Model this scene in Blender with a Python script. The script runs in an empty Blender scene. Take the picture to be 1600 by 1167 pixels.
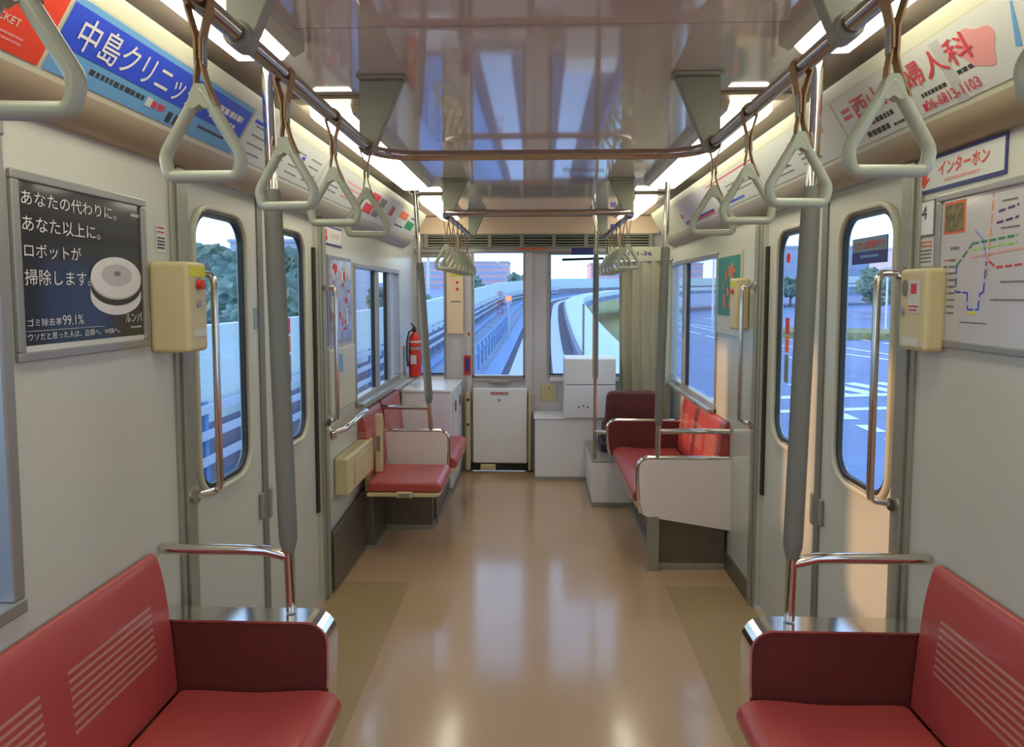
import bpy, bmesh, math, random
from mathutils import Vector, Matrix
R = math.radians
random.seed(7)
SC = bpy.context.scene
COL = SC.collection

# ---------------------------------------------------------------- camera
cam = bpy.data.cameras.new('camera'); camo = bpy.data.objects.new('camera', cam); COL.objects.link(camo)
cam.sensor_width = 36; cam.sensor_fit = 'HORIZONTAL'; cam.lens = 1067/1600*36
cam.shift_y = -50/1600; cam.clip_start = .02; cam.clip_end = 900
camo.location = (0, 0, 1.5); camo.rotation_euler = (R(90-3.94), 0, R(2.15))
SC.camera = camo
# ---------------------------------------------------------------- world
w = bpy.data.worlds.new('world'); SC.world = w; w.use_nodes = True
nt = w.node_tree; nt.nodes.clear()
wo = nt.nodes.new('ShaderNodeOutputWorld'); bg = nt.nodes.new('ShaderNodeBackground')
tc = nt.nodes.new('ShaderNodeTexCoord'); sx = nt.nodes.new('ShaderNodeSeparateXYZ'); cr = nt.nodes.new('ShaderNodeValToRGB')
nt.links.new(tc.outputs['Generated'], sx.inputs[0]); nt.links.new(sx.outputs['Z'], cr.inputs[0])
cr.color_ramp.elements[0].position = 0; cr.color_ramp.elements[0].color = (.62, .78, .88, 1)
cr.color_ramp.elements[1].position = .5; cr.color_ramp.elements[1].color = (.38, .55, .85, 1)
e_ = cr.color_ramp.elements.new(.10); e_.color = (.60, .82, .96, 1)
nt.links.new(cr.outputs[0], bg.inputs[0]); bg.inputs[1].default_value = 1.85
nt.links.new(bg.outputs[0], wo.inputs[0])
# ---------------------------------------------------------------- sun, low and warm from the left
sl = bpy.data.lights.new('evening_sun', 'SUN'); sl.energy = 2.5; sl.color = (1, .55, .27); sl.angle = R(2.5)
so = bpy.data.objects.new('evening_sun', sl); COL.objects.link(so)
so.rotation_euler = Vector((2.1, -.10, -.43)).to_track_quat('-Z', 'Y').to_euler(); so.location = (-8, 4, 6)
SC.view_settings.view_transform = 'Standard'; SC.view_settings.look = 'None'
SC.view_settings.exposure = 0.3; SC.view_settings.gamma = 1; SC.view_settings.use_curve_mapping = False
LAMP = 5.0

# ---------------------------------------------------------------- materials
MATS = {}
def srgb(r, g, b):
    f = lambda c: (c/255/12.92) if c/255 <= .04045 else ((c/255+.055)/1.055)**2.4
    return (f(r), f(g), f(b), 1)
def mat(name, col, rough=.5, metal=0, spec=.5, coat=0, noise=0, nscale=8, bump=0, emit=0):
    m = bpy.data.materials.new(name); m.use_nodes = True; t = m.node_tree; p = t.nodes['Principled BSDF']
    p.inputs['Base Color'].default_value = col; p.inputs['Roughness'].default_value = rough
    p.inputs['Metallic'].default_value = metal; p.inputs['Specular IOR Level'].default_value = spec
    p.inputs['Coat Weight'].default_value = coat; p.inputs['Coat Roughness'].default_value = .08
    if noise or bump:
        c = t.nodes.new('ShaderNodeTexCoord'); n = t.nodes.new('ShaderNodeTexNoise'); n.inputs['Scale'].default_value = nscale
        n.inputs['Detail'].default_value = 5; t.links.new(c.outputs['Object'], n.inputs['Vector'])
        if noise:
            mx = t.nodes.new('ShaderNodeMixRGB'); mx.blend_type = 'MULTIPLY'; mx.inputs[0].default_value = 1; mx.inputs[1].default_value = col
            rp = t.nodes.new('ShaderNodeValToRGB'); rp.color_ramp.elements[0].position = .35; rp.color_ramp.elements[1].position = .65
            rp.color_ramp.elements[0].color = (1-noise,)*3+(1,); rp.color_ramp.elements[1].color = (1, 1, 1, 1)
            t.links.new(n.outputs[0], rp.inputs[0]); t.links.new(rp.outputs[0], mx.inputs[2]); t.links.new(mx.outputs[0], p.inputs['Base Color'])
        if bump:
            b = t.nodes.new('ShaderNodeBump'); b.inputs['Strength'].default_value = bump; b.inputs['Distance'].default_value = .01
            t.links.new(n.outputs[0], b.inputs['Height']); t.links.new(b.outputs[0], p.inputs['Normal'])
    if emit:
        p.inputs['Emission Color'].default_value = col; p.inputs['Emission Strength'].default_value = emit
    MATS[name] = m; return m
M_wall = mat('cream_wall_panel', srgb(200, 198, 184), .22, spec=.4, noise=.04, nscale=2)
M_ceil = mat('glossy_ceiling_panel', srgb(218, 202, 188), .05, spec=1.0, coat=.55, noise=.03, nscale=1.5)
M_cove = mat('cream_cove', srgb(200, 195, 170), .3)
M_soffit = mat('beige_soffit', srgb(176, 158, 128), .35)
M_front = mat('front_wall_grey', srgb(205, 198, 200), .35)
M_band = mat('peach_band', srgb(248, 218, 184), .5)
M_steel = mat('brushed_stainless', srgb(160, 158, 144), .34, metal=.35, noise=.08, nscale=30)
M_dsteel = mat('heater_cover_steel', srgb(118, 110, 96), .35, metal=.5, noise=.1, nscale=20)
M_chrome = mat('chrome', srgb(215, 210, 205), .12, metal=1)
M_rail = mat('handrail_steel', srgb(185, 170, 160), .16, metal=1)
M_alu = mat('aluminium_frame', srgb(165, 162, 158), .35, metal=.6)
M_sleeve = mat('grey_pole_sleeve', srgb(118, 118, 108), .55)
M_bracket = mat('grey_bracket', srgb(150, 150, 132), .5)
M_handle = mat('ivory_plastic', srgb(174, 177, 152), .3, coat=.15)
M_belt = mat('tan_leather', srgb(165, 130, 85), .6, noise=.15, nscale=60)
M_rubber = mat('black_rubber', srgb(38, 40, 42), .5)
M_dark = mat('dark_gap', srgb(50, 45, 36), .7)
M_white = mat('white_laminate', srgb(236, 232, 232), .35)
M_panel = mat('pinkish_laminate', srgb(232, 218, 212), .4)
M_beige = mat('beige_box_paint', srgb(206, 190, 145), .45)
M_red = mat('red_paint', srgb(215, 50, 35), .4)
M_ink = mat('black_ink', srgb(60, 58, 56), .6)
M_inkg = mat('grey_ink', srgb(120, 120, 115), .6)
M_paper = mat('white_paper', srgb(205, 205, 196), .5)
M_pink = mat('pink_ink', srgb(222, 150, 145), .6)
M_redink = mat('red_ink', srgb(205, 60, 70), .6)
M_orange = mat('orange_ink', srgb(230, 110, 50), .5)
M_blue = mat('royal_blue_ink', srgb(45, 75, 205), .5)
M_lblue = mat('light_blue_ink', srgb(105, 160, 205), .5)
M_navy = mat('navy_ink', srgb(50, 55, 120), .5)
M_green = mat('green_ink', srgb(40, 140, 90), .6)
M_teal = mat('teal_ink', srgb(60, 135, 125), .6)
M_yellow = mat('yellow_ink', srgb(215, 210, 60), .6)
M_purple = mat('purple_ink', srgb(90, 50, 110), .6)
M_poster = mat('black_poster_paper', srgb(34, 32, 34), .25, coat=.6)
M_pgrey = mat('printed_light_grey', srgb(185, 180, 176), .6)
M_pwhite = mat('printed_white', srgb(220, 215, 212), .6)
M_dred = mat('dark_red_upholstery', srgb(100, 42, 39), .55, noise=.12, nscale=25, bump=.1)
M_curt = mat('curtain_cloth', srgb(185, 178, 152), .8, noise=.08, nscale=12)
M_conc = mat('pale_concrete', srgb(205, 225, 225), .8, noise=.06, nscale=.6)
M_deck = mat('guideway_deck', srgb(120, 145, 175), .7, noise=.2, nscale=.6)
M_conc2 = mat('shaded_concrete', srgb(140, 140, 158), .8, noise=.2, nscale=.5)  # darker grey-violet concrete, the shade on the kerb put into its colour
M_tdark = mat('dark_track_bed', srgb(92, 90, 108), .85, noise=.2, nscale=2)
M_track = mat('running_strip', srgb(190, 200, 215), .7)
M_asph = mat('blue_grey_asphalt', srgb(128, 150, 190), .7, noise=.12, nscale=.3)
M_mark = mat('road_marking_white', srgb(245, 250, 250), .7)
M_grass = mat('grass', srgb(150, 158, 108), .9, noise=.4, nscale=1.5)
M_leaf = mat('tree_leaves', srgb(112, 148, 136), .8, noise=.5, nscale=2)
M_bark = mat('tree_bark', srgb(110, 100, 90), .8)
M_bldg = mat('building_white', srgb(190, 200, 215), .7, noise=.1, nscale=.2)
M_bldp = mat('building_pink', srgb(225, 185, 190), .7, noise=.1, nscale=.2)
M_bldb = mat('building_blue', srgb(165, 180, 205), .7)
M_fence = mat('blue_fence_paint', srgb(100, 140, 190), .6)
M_lampred = mat('signal_red_light', (1, .12, .03, 1), .4, emit=3)
M_diff = mat('lit_diffuser', (1, 1, .80, 1), .4, emit=LAMP)
def math_node(t, op, a, b=None):
    n = t.nodes.new('ShaderNodeMath'); n.operation = op
    for i, v in enumerate((a, b)):
        if v is None: continue
        if isinstance(v, (int, float)): n.inputs[i].default_value = v
        else: t.links.new(v, n.inputs[i])
    return n.outputs[0]
def make_glass():
    m = bpy.data.materials.new('window_glass'); m.use_nodes = True; t = m.node_tree; t.nodes.clear()
    o = t.nodes.new('ShaderNodeOutputMaterial'); mx = t.nodes.new('ShaderNodeMixShader'); tr = t.nodes.new('ShaderNodeBsdfTransparent')
    gl = t.nodes.new('ShaderNodeBsdfGlossy'); lw = t.nodes.new('ShaderNodeLayerWeight'); lw.inputs[0].default_value = .5
    tr.inputs[0].default_value = (.93, .96, 1, 1); gl.inputs['Roughness'].default_value = .02
    pw = math_node(t, 'POWER', lw.outputs['Facing'], 5.0); fa = math_node(t, 'ADD', math_node(t, 'MULTIPLY', pw, .5), .03)
    t.links.new(fa, mx.inputs[0]); t.links.new(tr.outputs[0], mx.inputs[1]); t.links.new(gl.outputs[0], mx.inputs[2]); t.links.new(mx.outputs[0], o.inputs[0])
    return m
M_glass = make_glass()
def make_vinyl():     # red vinyl with blocks of printed horizontal stripes on the backrests
    m = mat('red_seat_vinyl', srgb(178, 74, 70), .38, spec=.5, coat=.15); t = m.node_tree; p = t.nodes['Principled BSDF']
    c = t.nodes.new('ShaderNodeTexCoord'); s = t.nodes.new('ShaderNodeSeparateXYZ'); t.links.new(c.outputs['Object'], s.inputs[0])
    y = s.outputs['Y']; z = s.outputs['Z']
    my = math_node(t, 'LESS_THAN', math_node(t, 'FRACT', math_node(t, 'MULTIPLY', math_node(t, 'SUBTRACT', 10.0+1.805, y), 1/.39)), .79)
    zi = math_node(t, 'MULTIPLY', math_node(t, 'SUBTRACT', z, .565), 1/.0185)
    mz = math_node(t, 'LESS_THAN', math_node(t, 'FRACT', zi), .42)
    k = math_node(t, 'MULTIPLY', my, mz)
    k = math_node(t, 'MULTIPLY', k, math_node(t, 'GREATER_THAN', z, .565)); k = math_node(t, 'MULTIPLY', k, math_node(t, 'LESS_THAN', z, .712))
    k = math_node(t, 'MULTIPLY', k, .6)
    mx = t.nodes.new('ShaderNodeMixRGB'); mx.inputs[1].default_value = srgb(178, 74, 70); mx.inputs[2].default_value = srgb(196, 165, 140)
    t.links.new(k, mx.inputs[0]); t.links.new(mx.outputs[0], p.inputs['Base Color'])
    return m
M_vinyl = make_vinyl()
M_floor = mat('beige_vinyl_floor', srgb(192, 158, 124), .17, spec=.8, coat=.25, noise=.05, nscale=3)
M_mat = mat('olive_floor_vinyl', srgb(172, 146, 108), .22, spec=.6, coat=.1, noise=.05, nscale=4)

# ---------------------------------------------------------------- builders
class MB:
    def __init__(s): s.bm = bmesh.new()
    def f(s, vs):
        try: s.bm.faces.new(vs)
        except ValueError: pass
    def box(s, x0, x1, y0, y1, z0, z1):
        v = [s.bm.verts.new((x, y, z)) for x in (x0, x1) for y in (y0, y1) for z in (z0, z1)]
        for q in ((0, 1, 3, 2), (4, 6, 7, 5), (0, 4, 5, 1), (2, 3, 7, 6), (0, 2, 6, 4), (1, 5, 7, 3)): s.f([v[i] for i in q])
        return s
    def prism(s, poly, axis, a, b):
        def P(p, t):
            return {'x': (t, p[0], p[1]), 'y': (p[0], t, p[1]), 'z': (p[0], p[1], t)}[axis]
        A = [s.bm.verts.new(P(p, a)) for p in poly]; B = [s.bm.verts.new(P(p, b)) for p in poly]
        s.f(A); s.f(B[::-1]); n = len(poly)
        for i in range(n): s.f([A[i], A[(i+1) % n], B[(i+1) % n], B[i]])
        return s
    def sheet(s, poly, axis, a, b, t):   # open profile given thickness along its normal
        n = len(poly); off = []
        for i in range(n):
            p0 = Vector(poly[max(0, i-1)]); p1 = Vector(poly[min(n-1, i+1)]); d = (p1-p0).normalized()
            off.append((poly[i][0]-d.y*t, poly[i][1]+d.x*t))
        for i in range(n-1): s.prism([poly[i], poly[i+1], off[i+1], off[i]], axis, a, b)
        return s
    def tube(s, pts, r, n=14, closed=False):
        pts = [Vector(p) for p in pts]; rings = []; m = len(pts); up = None
        rr = r if isinstance(r, (list, tuple)) else [r]*m
        for i, p in enumerate(pts):
            if closed: d = (pts[(i+1) % m]-pts[i-1]).normalized()
            else: d = (pts[min(m-1, i+1)]-pts[max(0, i-1)]).normalized()
            if up is None:
                up = d.orthogonal().normalized()
            up = (up-d*up.dot(d)).normalized(); q = d.cross(up)
            rings.append([s.bm.verts.new(p+(up*math.cos(a)+q*math.sin(a))*rr[i]) for a in [2*math.pi*k/n for k in range(n)]])
        for i in range(m if closed else m-1):
            A = rings[i]; B = rings[(i+1) % m]
            if closed and i == m-1:    # best rotation match
                k0 = min(range(n), key=lambda k: (A[0].co-B[k].co).length); B = B[k0:]+B[:k0]
            for k in range(n): s.f([A[k], A[(k+1) % n], B[(k+1) % n], B[k]])
        if not closed: s.f(rings[0][::-1]); s.f(rings[-1])
        return s
    def holed(s, X0, X1, outer, hole, rad, seg=6):   # slab between x=X0..X1 with rounded hole; rects are (y0,y1,z0,z1)
        oc = [(outer[0], outer[2]), (outer[1], outer[2]), (outer[1], outer[3]), (outer[0], outer[3])]
        h = rrect(hole, rad, seg); k = seg+1
        def lay(x): return [s.bm.verts.new((x, a, b)) for a, b in oc], [s.bm.verts.new((x, a, b)) for a, b in h]
        O0, H0 = lay(X0); O1, H1 = lay(X1); n = len(h)
        for O, H in ((O0, H0), (O1, H1)):
            for i in range(n):
                j = (i+1) % n; ci = i//k; cj = j//k
                if ci == cj: s.f([O[ci], H[i], H[j]])
                else: s.f([O[ci], H[i], H[j], O[cj]])
        for i in range(n): j = (i+1) % n; s.f([H0[i], H0[j], H1[j], H1[i]])
        for i in range(4): j = (i+1) % 4; s.f([O0[i], O0[j], O1[j], O1[i]])
        return s
    def ring(s, X0, X1, inner, t, rad, seg=6):        # rounded rectangular ring
        a = rrect(inner, rad, seg); b = rrect((inner[0]-t, inner[1]+t, inner[2]-t, inner[3]+t), rad+t, seg); n = len(a)
        L = [[s.bm.verts.new((x, p[0], p[1])) for p in q] for x in (X0, X1) for q in (a, b)]
        for i in range(n):
            j = (i+1) % n
            s.f([L[0][i], L[0][j], L[1][j], L[1][i]]); s.f([L[2][i], L[2][j], L[3][j], L[3][i]])
            s.f([L[0][i], L[0][j], L[2][j], L[2][i]]); s.f([L[1][i], L[1][j], L[3][j], L[3][i]])
        return s
    def mirror(s):
        for v in s.bm.verts: v.co.x = -v.co.x
        return s
    def xf(s, M):
        for v in s.bm.verts: v.co = M @ v.co
        return s
    def blob(s, c, rx, ry, rz, seed=0, amp=.2, sub=3):
        r = bmesh.ops.create_icosphere(s.bm, subdivisions=sub, radius=1); rnd = random.Random(seed)
        ph = [rnd.uniform(0, 6) for _ in range(6)]
        for v in r['verts']:
            p = v.co; k = 1+amp*(math.sin(4*p.x+ph[0])*math.sin(5*p.y+ph[1])+.6*math.sin(9*p.z+ph[2])*math.sin(8*p.x+ph[3])+.3*rnd.uniform(-1, 1))
            v.co = Vector((c[0]+p.x*rx*k, c[1]+p.y*ry*k, c[2]+p.z*rz*k))
        return s
    def build(s, name, m, parent=None, smooth=False, bevel=0, seg=2):
        bmesh.ops.recalc_face_normals(s.bm, faces=s.bm.faces)
        me = bpy.data.meshes.new(name); s.bm.to_mesh(me); s.bm.free()
        me.materials.append(m)
        if smooth:
            for p in me.polygons: p.use_smooth = True
            me.set_sharp_from_angle(angle=R(38))
        o = bpy.data.objects.new(name, me); COL.objects.link(o)
        if parent is not None:
            o.parent = parent
            if parent.type == 'EMPTY': o.location = -Vector(parent.location)
        if bevel:
            b = o.modifiers.new('bevel', 'BEVEL'); b.width = bevel; b.segments = seg; b.limit_method = 'ANGLE'; b.angle_limit = R(40); b.harden_normals = False
        return o
def rrect(r, rad, seg=6):
    y0, y1, z0, z1 = r; out = []
    for cx, cz, a0 in ((y0+rad, z0+rad, 180), (y1-rad, z0+rad, 270), (y1-rad, z1-rad, 0), (y0+rad, z1-rad, 90)):
        for k in range(seg+1):
            a = R(a0+90*k/seg); out.append((cx+rad*math.cos(a), cz+rad*math.sin(a)))
    return out
def thing(name, label, cat, loc=(0, 0, 0), group=None):
    o = bpy.data.objects.new(name, None); COL.objects.link(o); o.location = loc; o.empty_display_size = .05
    o['label'] = label; o['category'] = cat
    if group: o['group'] = group
    return o
def tag(o, label, cat, group=None, kind=None):
    o['label'] = label; o['category'] = cat
    if group: o['group'] = group
    if kind: o['kind'] = kind
    return o
def struct(o): o['kind'] = 'structure'; return o
def text(body, name, m, parent, org, U, V, w, h, bold=0.0, squeeze=True):
    """flat lettering fitted in a w x h box whose lower left corner is org; U right, V up"""
    c = bpy.data.curves.new('t', 'FONT'); c.body = body; c.resolution_u = 3; c.offset = bold; c.extrude = 0
    t = bpy.data.objects.new('t', c); COL.objects.link(t); bpy.context.view_layer.update()
    me = bpy.data.meshes.new_from_object(t.evaluated_get(bpy.context.evaluated_depsgraph_get()))
    bpy.data.objects.remove(t); bpy.data.curves.remove(c)
    xs = [v.co.x for v in me.vertices]; ys = [v.co.y for v in me.vertices]
    x0, x1, y0, y1 = min(xs), max(xs), min(ys), max(ys)
    U = Vector(U).normalized(); V = Vector(V).normalized(); N = U.cross(V)
    for v in me.vertices: v.co = Vector(org)+U*((v.co.x-x0)/(x1-x0)*w)+V*((v.co.y-y0)/(y1-y0)*h)+N*.0007
    me.name = name; me.materials.clear(); me.materials.append(m)
    o = bpy.data.objects.new(name, me); COL.objects.link(o)
    if parent is not None:
        o.parent = parent
        if parent.type == 'EMPTY': o.location = -Vector(parent.location)
    return o
class Plane2:   # a flat card: org lower left, U right, V up, N towards the viewer
    def __init__(s, org, U, V): s.o = Vector(org); s.U = Vector(U).normalized(); s.V = Vector(V).normalized(); s.N = s.U.cross(s.V)
    def p(s, u, v, n=0): return s.o+s.U*u+s.V*v+s.N*n
    def slab(s, mb, u0, u1, v0, v1, n0, n1):
        v = [mb.bm.verts.new(s.p(u, q, n)) for u in (u0, u1) for q in (v0, v1) for n in (n0, n1)]
        for q in ((0, 1, 3, 2), (4, 6, 7, 5), (0, 4, 5, 1), (2, 3, 7, 6), (0, 2, 6, 4), (1, 5, 7, 3)): mb.f([v[i] for i in q])
        return mb
    def poly(s, mb, pts, n0, n1):
        A = [mb.bm.verts.new(s.p(a, b, n0)) for a, b in pts]; B = [mb.bm.verts.new(s.p(a, b, n1)) for a, b in pts]; n = len(pts)
        mb.f(A); mb.f(B[::-1])
        for i in range(n): mb.f([A[i], A[(i+1) % n], B[(i+1) % n], B[i]])
        return mb
    def text(s, body, name, m, parent, u, v, w, h, bold=0, n=.0015):
        return text(body, name, m, parent, s.p(u, v, n), s.U, s.V, w, h, bold)
    def bars(s, name, m, parent, rows, n=.0015):     # unreadable small print: rows of short dashes (u,v,w,h)
        rnd = random.Random(len(rows)*7+3)
        for u, v, w, h in rows:
            x = u; mb = MB()
            while x < u+w:
                d = min(h*rnd.uniform(.7, 1.6), u+w-x); s.slab(mb, x, x+d, v, v+h, n, n+.0006); x += d+h*rnd.uniform(.25, .5)
            mb.build(name, m, parent)
def grid_wall(mb, x0, x1, Y, Z, holes):
    ys = sorted(set([Y[0], Y[1]]+[h for q in holes for h in q[:2]])); zs = sorted(set([Z[0], Z[1]]+[h for q in holes for h in q[2:]]))
    solid = lambda i, j: 0 <= i < len(ys)-1 and 0 <= j < len(zs)-1 and not any(q[0] < (ys[i]+ys[i+1])/2 < q[1] and q[2] < (zs[j]+zs[j+1])/2 < q[3] for q in holes)
    V = {}
    def v(x, a, b):
        k = (x, a, b)
        if k not in V: V[k] = mb.bm.verts.new(k)
        return V[k]
    for i in range(len(ys)-1):
        for j in range(len(zs)-1):
            if not solid(i, j): continue
            a, b, c_, d = ys[i], ys[i+1], zs[j], zs[j+1]
            for x in (x0, x1): mb.f([v(x, a, c_), v(x, b, c_), v(x, b, d), v(x, a, d)])
            for di, dj, e in ((-1, 0, ((a, c_), (a, d))), (1, 0, ((b, c_), (b, d))), (0, -1, ((a, c_), (b, c_))), (0, 1, ((a, d), (b, d)))):
                if not solid(i+di, j+dj): mb.f([v(x0, *e[0]), v(x0, *e[1]), v(x1, *e[1]), v(x1, *e[0])])
    return mb
SIDE = {-1: 'left', 1: 'right'}
YB, YF = -3.9, 5.76          # rear and front end of the saloon
W = 1.04; HC = 2.15

# ================================================================ room shell
struct(MB().box(-1.12, 1.12, YB-.1, YF+.12, -.08, 0).build('floor', M_floor))
for s in (-1, 1):
    mb = MB().box(.66, 1.035, 1.9, 3.45, 0, .002)
    if s < 0: mb.mirror()
    o = struct(mb.build('trim_%d' % (1 if s < 0 else 2), M_mat))
c = MB()
for y0, y1 in ((YB, -.35), (-.345, 1.70), (1.705, 3.96), (3.965, YF)): c.box(-.96, .96, y0, y1, HC, HC+.03)
c.box(-1.12, 1.12, YB, YF+.1, HC+.031, HC+.09)
struct(c.build('ceiling', M_ceil))
winL = [(-1.3, 1.305, .86, 1.835), (3.83, 5.08, .875, 1.68)]; winR = [(-1.3, 1.305, .86, 1.835), (3.99, 5.42, .83, 1.745)]
door = (1.985, 3.215, 0, 1.865)
for s, wins in ((-1, winL), (1, winR)):
    mb = grid_wall(MB(), W, W+.07, (YB, YF), (0, HC+.03), wins+[door])
    if s < 0: mb.mirror()
    struct(mb.build('wall_'+SIDE[s], M_wall))
# rear wall behind the viewer
struct(MB().box(-W, W, YB-.08, YB, 0, HC).build('wall_back', M_wall))
# front wall with its three windows (door opening reaches the floor)
def xz_wall(mb, X, Z, y0, y1, holes):
    g = grid_wall(MB(), y0, y1, X, Z, holes)
    for v in g.bm.verts: v.co = Vector((v.co.y, v.co.x, v.co.z))
    return g
FL = (-1.02, -.775, .80, 1.83); FD = (-.60, -.045, 0, 1.90); FR = (.085, .98, .80, 1.85)
struct(xz_wall(MB(), (-1.04, 1.04), (0, HC), YF, YF+.08, [FL, FD, FR]).build('wall_front', M_front))
# header above the front windows: peach band, vent strip
t = struct(MB().box(-1.0, 1.0, YF-.035, YF, 2.005, 2.145).build('trim_3', M_band))
vent = thing('ventilation_grille', 'long dark slotted ventilation grille above the front windows', 'vent', (0, YF-.04, 1.93))
mb = MB().box(-.93, .93, YF-.012, YF-.002, 1.895, 2.0); mb.build('backing', M_dark, vent)
mb = MB().box(-.95, .95, YF-.045, YF-.012, 1.99, 2.004).box(-.95, .95, YF-.045, YF-.012, 1.888, 1.9)
for k in range(8): mb.box(-.95+k*.267, -.92+k*.267, YF-.045, YF-.012, 1.9, 1.99)
mb.build('frame', M_bracket, vent)
for j in range(4):
    MB().box(-.93, .93, YF-.034, YF-.016, 1.908+j*.022, 1.917+j*.022).build('slat', M_bracket, vent)
tag(MB().box(-.17, .085, YF-.05, YF-.046, 1.872, 1.885).build('orange_strip', M_orange), 'thin orange strip above the front emergency door', 'strip')
struct(MB().box(-1.03, 1.03, YF-.03, YF, 1.852, 1.886).build('trim_4', M_alu))

# cove with the advert slope, both sides
PROF = [(W, 1.862), (1.018, 1.868), (.995, 1.885), (.978, 1.905), (.968, 1.925)]
for s in (-1, 1):
    sg = 1 if s > 0 else -1
    mb = MB().prism([(s*x, z) for x, z in PROF+[(.975, 1.932), (1.0, 1.94), (W, 1.9)]], 'y', YB, 5.3)
    struct(mb.build('trim_%d' % (5 if s < 0 else 6), M_soffit, smooth=True))
    mb = MB().prism([(s*.968, 1.925), (s*.964, 1.933), (s*.876, 2.078), (s*.862, 2.112), (s*.872, 2.116), (s*.99, 1.94)], 'y', YB, 5.3)
    mb.prism([(s*.985, 1.925), (s*.87, 2.11), (s*W, 2.149), (s*W, 1.9)], 'y', 5.27, 5.33)
    struct(mb.build('trim_%d' % (7 if s < 0 else 8), M_cove))
# baseboards
for s in (-1, 1):
    mb = MB()
    for a, b in ((3.27, YF), (YB, 1.9)): mb.box(1.025, W, a, b, 0, .09)
    if s < 0: mb.mirror()
    struct(mb.build('baseboard_'+SIDE[s], M_dsteel))

# ---------------------------------------------------------------- door pillars and sliding doors
tn = 9
for s in (-1, 1):
    for y0, y1 in ((1.905, 1.985), (3.215, 3.285)):
        mb = MB().box(1.022, W+.004, y0+.025, y1, 0, 1.862).box(1.03, W+.004, y0, y0+.022, 0, 1.862)
        if s < 0: mb.mirror()
        struct(mb.build('trim_%d' % tn, M_steel, bevel=.004)); tn += 1
    mb = MB().box(1.05, 1.075, 3.185, 3.212, .45 if s < 0 else .56, 1.72)
    if s < 0: mb.mirror()
    struct(mb.build('trim_%d' % tn, M_dark)); tn += 1
def leaf(s, y0, y1, hole, num):
    def mk(mb, name, m, par, **k):
        if s < 0: mb.mirror()
        return mb.build(name, m, par, **k)
    o = struct(mk(MB().holed(1.062, 1.080, (y0, y1, .015, 1.90), hole, .085), 'door_%d' % num, M_wall, None))
    mk(MB().ring(1.046, 1.064, (hole[0]-.012, hole[1]+.012, hole[2]-.012, hole[3]+.012), .018, .095), 'window_moulding', M_cove, o, smooth=True, bevel=.005)
    mk(MB().ring(1.058, 1.0735, (hole[0]+.008, hole[1]-.008, hole[2]+.008, hole[3]-.008), .014, .075), 'gasket', M_rubber, o, smooth=True)
    mk(MB().box(1.074, 1.078, hole[0], hole[1], hole[2], hole[3]), 'window_glass', M_glass, o)
    e = y1 if num % 2 else y0
    mk(MB().box(1.056, 1.08, e-.012, e+.012, .015, 1.90), 'rubber_edge', M_sleeve, o)
    return o
n = 1
for s in (-1, 1):
    a = leaf(s, 1.986, 2.568, (2.085, 2.425, .875, 1.757), n); n += 1
    b = leaf(s, 2.592, 3.214, (2.715, 3.05, .875, 1.757), n); n += 1
    mb = MB().box(1.055, 1.066, 2.46, 2.50, .28, .76).box(1.055, 1.066, 2.63, 2.67, .28, .76)
    mb = MB().box(1.05, 1.062, 2.52, 2.548, 0.64, .74).box(1.05, 1.062, 2.6, 2.628, .62, .74)
    if s < 0: mb.mirror()
    mb.build('finger_pull', M_steel, a, bevel=.004)
tag(MB().mirror().box(-1.0617, -1.0605, 2.515, 2.55, 1.37, 1.45).build('door_sticker', M_alu), 'small grey sticker beside the window of the left door', 'sticker')
# wall windows
def side_window(s, h, num, mullions):
    fr = MB(); y0, y1, z0, z1 = h; x0, x1 = 1.028, 1.075; t = .03
    fr.box(x0, x1, y0, y1, z0, z0+t).box(x0, x1, y0, y1, z1-t, z1)
    for a, b in [(y0, y0+t), (y1-t, y1)]+mullions: fr.box(x0+.004, x1, a, b, z0+t, z1-t)
    if s < 0: fr.mirror()
    o = struct(fr.build('window_%d' % num, M_alu, bevel=.004))
    g = MB().box(1.062, 1.066, y0+.01, y1-.01, z0+.01, z1-.01)
    if s < 0: g.mirror()
    g.build('glass_pane', M_glass, o)
    k = MB()
    for a, b in mullions: k.box(1.05, 1.07, a-.012, a, z0+t, z1-t)
    k.box(1.05, 1.07, y0+t, y0+t+.008, z0+t, z1-t)
    if s < 0: k.mirror()
    k.build('gasket', M_rubber, o)
    if y0 < 0: return o
    sl = MB().box(.985, 1.03, y0-.01, y1+.01, z0-.02, z0+.004)
    if s < 0: sl.mirror()
    sl.build('window_sill', M_alu, o, bevel=.004)
    return o
side_window(-1, winL[1], 1, [(4.36, 4.42), (4.72, 4.75)]); side_window(1, winR[1], 2, [(4.86, 4.93)])
side_window(-1, winL[0], 3, [(.2, .25)]); side_window(1, winR[0], 4, [(.2, .25)])
# front windows
def front_window(h, num, fm):
    x0, x1, z0, z1 = h; fr = MB(); t = .018
    fr.box(x0, x1, YF-.012, YF+.06, z0, z0+t).box(x0, x1, YF-.012, YF+.06, z1-t, z1).box(x0, x0+t, YF-.012, YF+.06, z0+t, z1-t).box(x1-t, x1, YF-.012, YF+.06, z0+t, z1-t)
    o = struct(fr.build('window_%d' % num, fm, bevel=.003))
    MB().box(x0+.01, x1-.01, YF+.03, YF+.036, z0+.01, z1-.01).build('glass_pane', M_glass, o)
    MB().box(x0+t, x1-t, YF-.03, YF-.012, z0-.03, z0+.004).build('window_sill', M_white, o, bevel=.003)
    g = MB().box(x0+t, x1-t, YF+.02, YF+.03, z0+t, z0+t+.012).box(x0+t, x0+t+.008, YF+.02, YF+.03, z0+t, z1-t).build('gasket', M_rubber, o)
    return o
front_window(FL, 5, M_alu); front_window(FR, 6, M_alu)
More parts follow.
